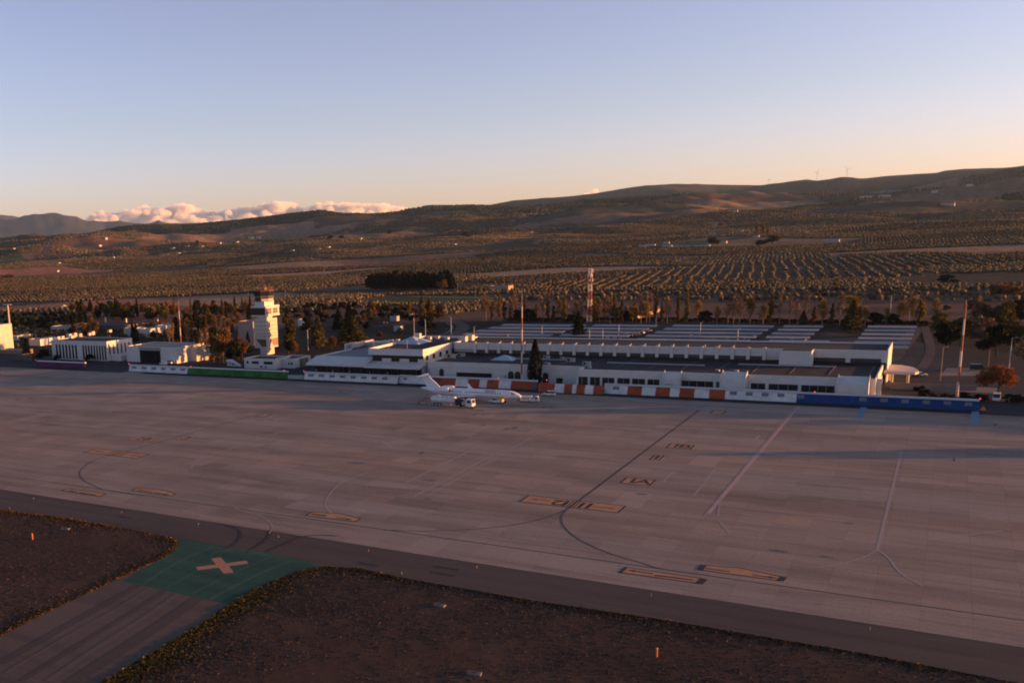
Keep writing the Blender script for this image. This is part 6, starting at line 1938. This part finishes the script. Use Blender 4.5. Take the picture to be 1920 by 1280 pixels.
# the rest of the groves read as one mass
R0_ = GP[300:]
Z0_ = gz[300:]
n = len(R0_)
VJ = ICO[None] * (1 + .28 * rng.standard_normal((n, 12, 1)))
s_ = R0_[:, 2] * (.8 + .4 * rng.random(n))
VJ = VJ * np.stack([s_, s_, s_ * .82], 1)[:, None, :]
VJ += np.stack([R0_[:, 0], R0_[:, 1], Z0_ + s_ * .85], 1)[:, None, :]
FJ = (ICF[None] + 12 * np.arange(n)[:, None, None]).reshape(-1, 3)
base = np.where(R0_[:, 3:4] > .5, np.array([[0.026, 0.028, 0.017]]), np.array([[0.090, 0.073, 0.046]])) * R0_[:, 4:5]
cj = np.repeat(base * (1 + .22 * rng.standard_normal((n, 1))), 12, 0) * (1 + .2 * rng.standard_normal((n * 12, 1)))
o = npmesh('olive_groves', VJ.reshape(-1, 3), FJ, attr_mat('grove_leaf', 0.95, 0.25, 0.4, 0.05), np.clip(cj, 0.005, 1))
tag(o, 'rows of grey green olive trees covering the slopes beyond the airport', 'olive groves', None, 'stuff')

# ------------------------------------------------------------------ dry grass near the camera
def in_poly(x, y, P):
    c = np.zeros(len(x), bool)
    n_ = len(P)
    for i in range(n_):
        x0, y0 = P[i]
        x1, y1 = P[(i + 1) % n_]
        k = (y0 > y) != (y1 > y)
        with np.errstate(divide='ignore', invalid='ignore'):
            c ^= k & (x < (x1 - x0) * (y - y0) / (y1 - y0 + 1e-12) + x0)
    return c
PV = [(p[0], p[1]) for p in poly]
def segdist(x, y, pts):
    d = np.full(len(x), 1e9)
    for a, b in zip(pts, pts[1:]):
        vx, vy = b[0] - a[0], b[1] - a[1]
        t = np.clip(((x - a[0]) * vx + (y - a[1]) * vy) / (vx * vx + vy * vy), 0, 1)
        d = np.minimum(d, np.hypot(x - a[0] - t * vx, y - a[1] - t * vy))
    return d
n = 900000
gx = -330 + 380 * rng.random(n)
gy = 82 + 66 * rng.random(n)
def along(pts, m, sd):
    P_ = np.array([q[:2] for q in pts])
    L_ = np.linalg.norm(P_[1:] - P_[:-1], axis=1)
    s_ = rng.random(m) * L_.sum()
    c_ = np.concatenate([[0], np.cumsum(L_)])
    i_ = np.clip(np.searchsorted(c_, s_, 'right') - 1, 0, len(L_) - 1)
    t_ = ((s_ - c_[i_]) / L_[i_])[:, None]
    return P_[i_] * (1 - t_) + P_[i_ + 1] * t_ + sd * rng.standard_normal((m, 2))
eLs = [tuple(q[:2]) for q in eL] + [(eL[-1][0] + oL_[0], eL[-1][1] + oL_[1])]
eRs = [(eR[0][0] + dR_[0] * 6, eR[0][1] + dR_[1] * 6)] + [tuple(q[:2]) for q in eR]
ex_ = np.concatenate([along(eLs, 42000, .8), along(eRs, 42000, .8), along(eRs[:7], 60000, 3.2)])
gx, gy = np.concatenate([gx, ex_[:, 0]]), np.concatenate([gy, ex_[:, 1]])
k = ~in_poly(gx, gy, PV)
gx, gy = gx[k], gy[k]
eLs = [tuple(q[:2]) for q in eL] + [(eL[-1][0] + oL_[0], eL[-1][1] + oL_[1])]
eRs = [(eR[0][0] + dR_[0] * 6, eR[0][1] + dR_[1] * 6)] + [tuple(q[:2]) for q in eR]
dd = np.minimum(segdist(gx, gy, eLs), segdist(gx, gy, eRs))
patch = np.array([mnoise.noise(Vector((a / 14, b / 14, 0))) + .6 * mnoise.noise(Vector((a / 4, b / 4, 5))) for a, b in zip(gx, gy)])
verge = np.exp(-dd / 2.2)
greenv = np.exp(-segdist(gx, gy, eRs[:6]) / 5.0) * np.clip(.7 + patch, .1, 1.4)                       # rank green growth on the right verge of the taxiway
verge = np.exp(-dd / 1.6) * np.clip(.75 + .9 * patch, .15, 1.5)
keep = rng.random(len(gx)) < np.clip(.16 + .22 * patch + 1.2 * verge + .8 * greenv, .03, 1)
gx, gy, dd, patch, verge, greenv = [q[keep] for q in (gx, gy, dd, patch, verge, greenv)]
n = len(gx)
print('grass tufts', n)
hh = (.04 + .07 * rng.random(n)) * (1 + 1.5 * verge * rng.random(n) + 1.3 * greenv)
C = np.stack([gx, gy, -.12 + hh * .45], 1)
Vg, Fg = leafcards(C, 0.24, rng)
Vg = Vg.reshape(n, 4, 3)
Vg = C[:, None, :] + (Vg - C[:, None, :]) * (.35 + hh / .22)[:, None, None] * np.array([1, 1, .45])
cg = np.array([0.050, 0.034, 0.025])[None] * np.ones((n, 1))
w1 = np.clip(verge * 1.2 * rng.random(n) + .12 * (rng.random(n) < .07), 0, 1)[:, None]
cg = cg * (1 - w1) + np.array([0.105, 0.062, 0.023]) * w1
wl = np.clip(np.exp(-segdist(gx, gy, eLs) / 1.6) * 1.1 * rng.random(n), 0, 1)[:, None]
cg = cg * (1 - wl) + np.array([0.200, 0.105, 0.030]) * wl
w2 = np.clip(greenv * 1.5 * rng.random(n) + .3 * (rng.random(n) < .04), 0, 1)[:, None]
cg = cg * (1 - w2) + np.array([0.056, 0.058, 0.015]) * w2
cg *= (1 + .42 * rng.standard_normal((n, 1)))
o = npmesh('dry_grass', Vg.reshape(-1, 3), Fg, attr_mat('dry_grass_blades', 0.95, 0.2, 0.5, 0.05), np.repeat(np.clip(cg, .004, 1), 4, 0))
tag(o, 'rough dry grass with yellow and green verges around the closed taxiway', 'grass', None, 'stuff')

# ------------------------------------------------------------------ far farmhouses, turbines, clouds
HWALL = mat('farm_render', (0.40, 0.37, 0.34), 0.9, 0.15, 0.2)
HR = mat('house_pink_roof', (0.28, 0.17, 0.13), 0.9, 0.15, 0.1)
def farhouse(label, u, v, D, L, Wd, h, rz=0.2, wallm=None, roofm=None):
    """a small house out on the slopes at ground distance D under column u"""
    global O
    a = az_of_u(u)
    x, y = D * math.sin(a), D * math.cos(a)
    z = zground(x, y)
    t = thing('farmhouse', label, 'house', (x, y, z), rz)
    O = (0, 0, 0)
    tb().box(-L / 2, L / 2, -Wd / 2, Wd / 2, -4, h).build('wall', wallm or WALL, t)
    tb().xprism([(-Wd / 2 - .4, h), (0, h + Wd * .22), (Wd / 2 + .4, h)], -L / 2 - .4, L / 2 + .4).build('roof', roofm or HR, t)
    w = tb()
    for k in range(int(L / 4)):
        w.box(-L / 2 + 1.5 + k * 4, -L / 2 + 2.7 + k * 4, -Wd / 2 - .05, -Wd / 2 + .1, 1.2, 2.6)
    w.build('window', GLASSD, t)
    return t
def dist_at(u, v):
    """ground distance at which the terrain appears in row v of column u"""
    best = None
    for D in np.exp(np.linspace(math.log(700), math.log(9000), 260)):
        a = az_of_u(u)
        x, y = D * math.sin(a), D * math.cos(a)
        z = zground(x, y)
        if z_from_v(u, v, D) <= z:
            return D
    return 8000
HS = [(108, 496, 13, 'small white house on the orange field at the left'), (105, 511, 8, 'tiny hut below the white house at the left'), (211, 485, 10, 'white hut left of the farm cluster'), (200, 450, 10, 'lone house high on the left slope'), (189, 464, 7, 'tiny hut under the lone high house'), (27, 470, 12, 'pale house at the far left under the ridge'),
      (325, 468, 16, 'left white house of the farm cluster'), (334, 479, 14, 'cream house below the farm cluster'), (352, 466, 12, 'middle white house of the farm cluster'), (377, 465, 17, 'long white house at the right of the farm cluster'), (412, 459, 12, 'white house on the slope right of the farm cluster'), (445, 457, 10, 'small white house further right on the slope'), (472, 450, 16, 'white house by the dark bushes on the slope'), (485, 450, 14, 'bright house above the tower on the slope'),
      (548, 472, 10, 'small hut in the fields above the tower'), (597, 470, 12, 'pale hut beside the orange roofed shed'), (615, 466, 14, 'shed with bright orange roof in the fields'), (675, 451, 14, 'pale house at the end of a dark hedge line'), (851, 461, 14, 'white hut alone in mid slope groves'), (995, 438, 9, 'tiny white hut above mid slope'),
      (1221, 463, 22, 'bright white gabled barn of the middle farm'), (1250, 458, 16, 'small white house right of the gabled barn'), (1205, 465, 18, 'low white shed left of the gabled barn'), (1252, 465, 24, 'low white annex below the middle farm'), (1180, 466, 10, 'tiny shed at the left end of the middle farm'), (1359, 456, 13, 'lone cream house right of the middle farm'), (1336, 441, 16, 'long pale shed above the middle farm'), (1387, 437, 16, 'left white house under the yellow trees'), (1398, 435, 14, 'right white house under the yellow trees'), (1420, 446, 12, 'cream house below the yellow trees'),
      (1372, 398, 26, 'large pale house high on the middle hill'), (1655, 373, 26, 'bright long house under the right ridge'), (1622, 374, 30, 'pale terrace of walls under the right ridge'), (1748, 362, 14, 'small pale house high on the right'), (1775, 387, 28, 'pink roofed long house on the right slope'), (1562, 454, 30, 'grey shed low on the right slope'), (1812, 350, 14, 'tiny pink house near the right ridge')]
for k, (u, v, L, lb) in enumerate(HS):
    D = dist_at(u, v)
    f_ = D / 2600
    farhouse(lb, u, v, D, L * max(.8, f_ * .9), 9 * max(.8, f_ * .8), 4.5 * max(.8, f_ * .85), -.25 + .5 * R_.random(), HWALL if k % 4 else WALL2, mat('white_shed_roof', (0.34, 0.33, 0.32), 0.8, 0.1, 0.2) if k in (6, 20, 22, 23, 26, 35) else ROOFT if k == 16 else HR)
# lit low building line and grey greenhouse by the middle farm
D = dist_at(1290, 464)
a = az_of_u(1290)
t = thing('greenhouse', 'long low grey greenhouse beside the bright middle farm', 'greenhouse', (D * math.sin(a), D * math.cos(a), zground(D * math.sin(a), D * math.cos(a))), .05)
O = (0, 0, 0)
for k in range(3):
    tb().xprism([(-9 + 7 * k, -2), (-9 + 7 * k, 2.2), (-5.5 + 7 * k, 3.6), (-2.01 + 7 * k, 2.2), (-2.01 + 7 * k, -2)], -40, 40).build('bay', mat('greenhouse_film', (0.26, 0.27, 0.29), 0.5, 0.1, 0.2, 0.4), t)
# white pipe or wall catching the sun behind the belt
p, q = A(1192, 598), A(1237, 584)
t = thing('sunlit_wall', 'long low wall catching orange light behind the poplar belt', 'wall', (p[0], p[1], -.1))
O = (p[0], p[1], 0)
d_ = np.array(q) - np.array(p)
tb().prism([(p[0], p[1]), (p[0] + d_[0], p[1] + d_[1]), (p[0] + d_[0], p[1] + d_[1] + .6), (p[0], p[1] + .6)], 0, 2.0).build('wall', mat('tan_wall', (0.34, 0.22, 0.15), 0.9, 0.15, 0.3), t)
for k, (u, v, key, h_, w_, lb) in enumerate([(1392, 470, 'yellow', 22, 10, 'orange tree'), (1420, 441, 'yellow', 24, 14, 'left yellow tree of the clump over the white houses'), (1432, 441, 'yellow', 26, 14, 'middle yellow tree of the clump over the white houses'), (1440, 442, 'yellow', 24, 14, 'right yellow tree of the clump over the white houses'), (1351, 430, 'orange', 20, 22, 'single orange tree above the middle farm'), (1338, 461, 'darkround', 16, 26, 'dark tree mass right of the greenhouse'), (1450, 458, 'darkround', 16, 30, 'dark trees below the yellow clump'),
                                           (873, 447, 'darkround', 20, 34, 'dark tree on the middle slope left'), (620, 449, 'darkround', 14, 26, 'dark bushes at the left of the far hedge line'), (640, 449, 'darkround', 14, 24, 'dark bushes in the far hedge line'), (730, 441, 'darkround', 18, 22, 'dark tree at the right of the far hedge line'), (370, 461, 'darkround', 16, 18, 'dark tree behind the farm cluster'), (10, 524, 'autumn', 12, 34, 'russet thicket at the left edge of the fields'), (1430, 462, 'darkround', 12, 26, 'dark shrubs right of the cream house')]):
    if lb == 'orange tree':
        continue
    D = dist_at(u, v)
    a = az_of_u(u)
    o = plant(key, lb, xy=(D * math.sin(a), D * math.cos(a)), h=h_ * max(1, D / 3500), w=w_ * max(1, D / 3500))
for k, (u, lb) in enumerate([(1526, 'left wind turbine standing on the right ridge'), (1582, 'right wind turbine standing on the right ridge'), (1437, 'faint small wind turbine on the ridge centre')]):
    D = 11300
    a = az_of_u(u)
    x, y = D * math.sin(a), D * math.cos(a)
    t = thing('wind_turbine', lb, 'wind turbine', (x, y, zground(x, y) - 6), a * -1)
    s_ = [1.0, 1.05, .6][k]
    O = (0, 0, 0)
    tb().tube([(0, 0, 0), (0, 0, 85 * s_)], [2.2, 1.3], 8).build('tower', WHITEP, t)
    tb().box(-2, 2, -4, 5, 84 * s_, 88 * s_).build('nacelle', WHITEP, t)
    for j in range(3):
        an_ = .5 + .9 * k + j * 2.094
        b = tb()
        c0 = (0, -4.5, 86 * s_)
        tip = (42 * s_ * math.sin(an_), -4.5, 86 * s_ + 42 * s_ * math.cos(an_))
        m_ = [c0[i] + (tip[i] - c0[i]) * .25 for i in range(3)]
        b.tube([c0, m_, tip], [.8, 1.4, .3], 6)
        b.build('blade', WHITEP, t)

# cumulus bank on the horizon: heaped lumps, farther than the mountains
CLM = bpy.data.materials.new('cloud_vapour')
CLM.use_nodes = True
nn = CLM.node_tree
nn.nodes.clear()
cv = nn.nodes.new('ShaderNodeVolumePrincipled')
cv.inputs['Color'].default_value = (0.99, 0.985, 0.99, 1)
cv.inputs['Density'].default_value = 0.0042
cv.inputs['Anisotropy'].default_value = 0.0
co_ = nn.nodes.new('ShaderNodeOutputMaterial')
nn.links.new(cv.outputs[0], co_.inputs['Volume'])
def ico2():
    V, F = [tuple(q) for q in ICO], [tuple(q) for q in ico_f]
    for _ in range(3):
        cache, NF = {}, []
        def mid(a, b):
            kk = (min(a, b), max(a, b))
            if kk not in cache:
                m_ = np.array(V[a]) + np.array(V[b])
                m_ /= np.linalg.norm(m_)
                V.append(tuple(m_))
                cache[kk] = len(V) - 1
            return cache[kk]
        for a, b, c in F:
            x, y, z = mid(a, b), mid(b, c), mid(c, a)
            NF += [(a, x, z), (b, y, x), (c, z, y), (x, y, z)]
        F = NF
    return np.array(V), np.array(F)
SV, SF = ico2()
DC = 42000.0
def cloud(label, u0, u1, tops, base_v):
    """tops: (column, row) outline heights the heap reaches"""
    VV, FF = [], []
    off = 0
    us = np.array([q[0] for q in tops])
    vs_ = np.array([q[1] for q in tops])
    vs_ = base_v - (base_v - vs_) * .90
    n_ = max(8, int((u1 - u0) / 1.1))
    for k in range(n_):
        u = u0 + (u1 - u0) * (k + rng.random()) / n_
        vt = np.interp(u, us, vs_)
        f = 1.0 if k % 2 else rng.random()
        rpx = (.10 + .26 * rng.random() ** 2) * (base_v - vt) + 1.0
        v = vt + rpx * .85 + (1 - f) * max(0, base_v - vt - rpx)
        D = DC + 700 * rng.standard_normal() - 1500 * (1 - f)
        a = az_of_u(u)
        r = rpx / FPX * D
        c = np.array([D * math.sin(a), D * math.cos(a), z_from_v(u, v, D)])
        VV.append(c + SV * r * np.array([1.2, 1.2, .9]))
        FF.append(SF + off)
        off += len(SV)
    o = npmesh('cloud', np.concatenate(VV), np.concatenate(FF), CLM)
    rm = o.modifiers.new('remesh', 'REMESH')
    rm.mode = 'VOXEL'
    rm.voxel_size = 30.0
    rm.use_smooth_shade = True
    for sz_, st_2 in ((620.0, 330.0), (210.0, 170.0)):
        tx = bpy.data.textures.new('billow', 'CLOUDS')
        tx.noise_scale = sz_
        tx.noise_depth = 3
        dm = o.modifiers.new('billow', 'DISPLACE')
        dm.texture = tx
        dm.texture_coords = 'GLOBAL'
        dm.strength = st_2
        dm.mid_level = 0.5
    return tag(o, label, 'cloud')
cloud('broad pink grey cloud heap at the left of the cloud bank', 165, 420, [(165, 410), (190, 394), (230, 398), (262, 390), (275, 386), (300, 390), (330, 384), (345, 379), (365, 383), (385, 396), (420, 400)], 424)
cloud('tallest cream cloud with a bright domed head in the middle of the bank', 395, 580, [(395, 398), (430, 392), (470, 386), (500, 380), (522, 375), (548, 377), (565, 384), (580, 396)], 414)
cloud('long flat cream cloud tapering off at the right of the bank', 572, 772, [(572, 392), (600, 382), (624, 377), (660, 380), (690, 380), (710, 379), (740, 383), (772, 388)], 404)
cloud('tiny lone pink cloud peeping over the middle ridge', 1094, 1122, [(1094, 362), (1110, 354), (1118, 353), (1122, 360)], 372)

# ------------------------------------------------------------------ evening haze
hm = bpy.data.materials.new('haze_air')
hm.use_nodes = True
hn = hm.node_tree
hn.nodes.clear()
pvn = hn.nodes.new('ShaderNodeVolumePrincipled')
pvn.inputs['Color'].default_value = (0.46, 0.70, 1.0, 1)
pvn.inputs['Density'].default_value = 1.25e-5
pvn.inputs['Anisotropy'].default_value = 0.2
ho = hn.nodes.new('ShaderNodeOutputMaterial')
hn.links.new(pvn.outputs[0], ho.inputs['Volume'])
hz = MB().box(-28500, 28500, -28500, 28500, -2.0, 1650).build('haze', hm)
hz['kind'] = 'stuff'
hz['label'] = 'thin bluish evening haze over the far hills'
hz['category'] = 'haze'
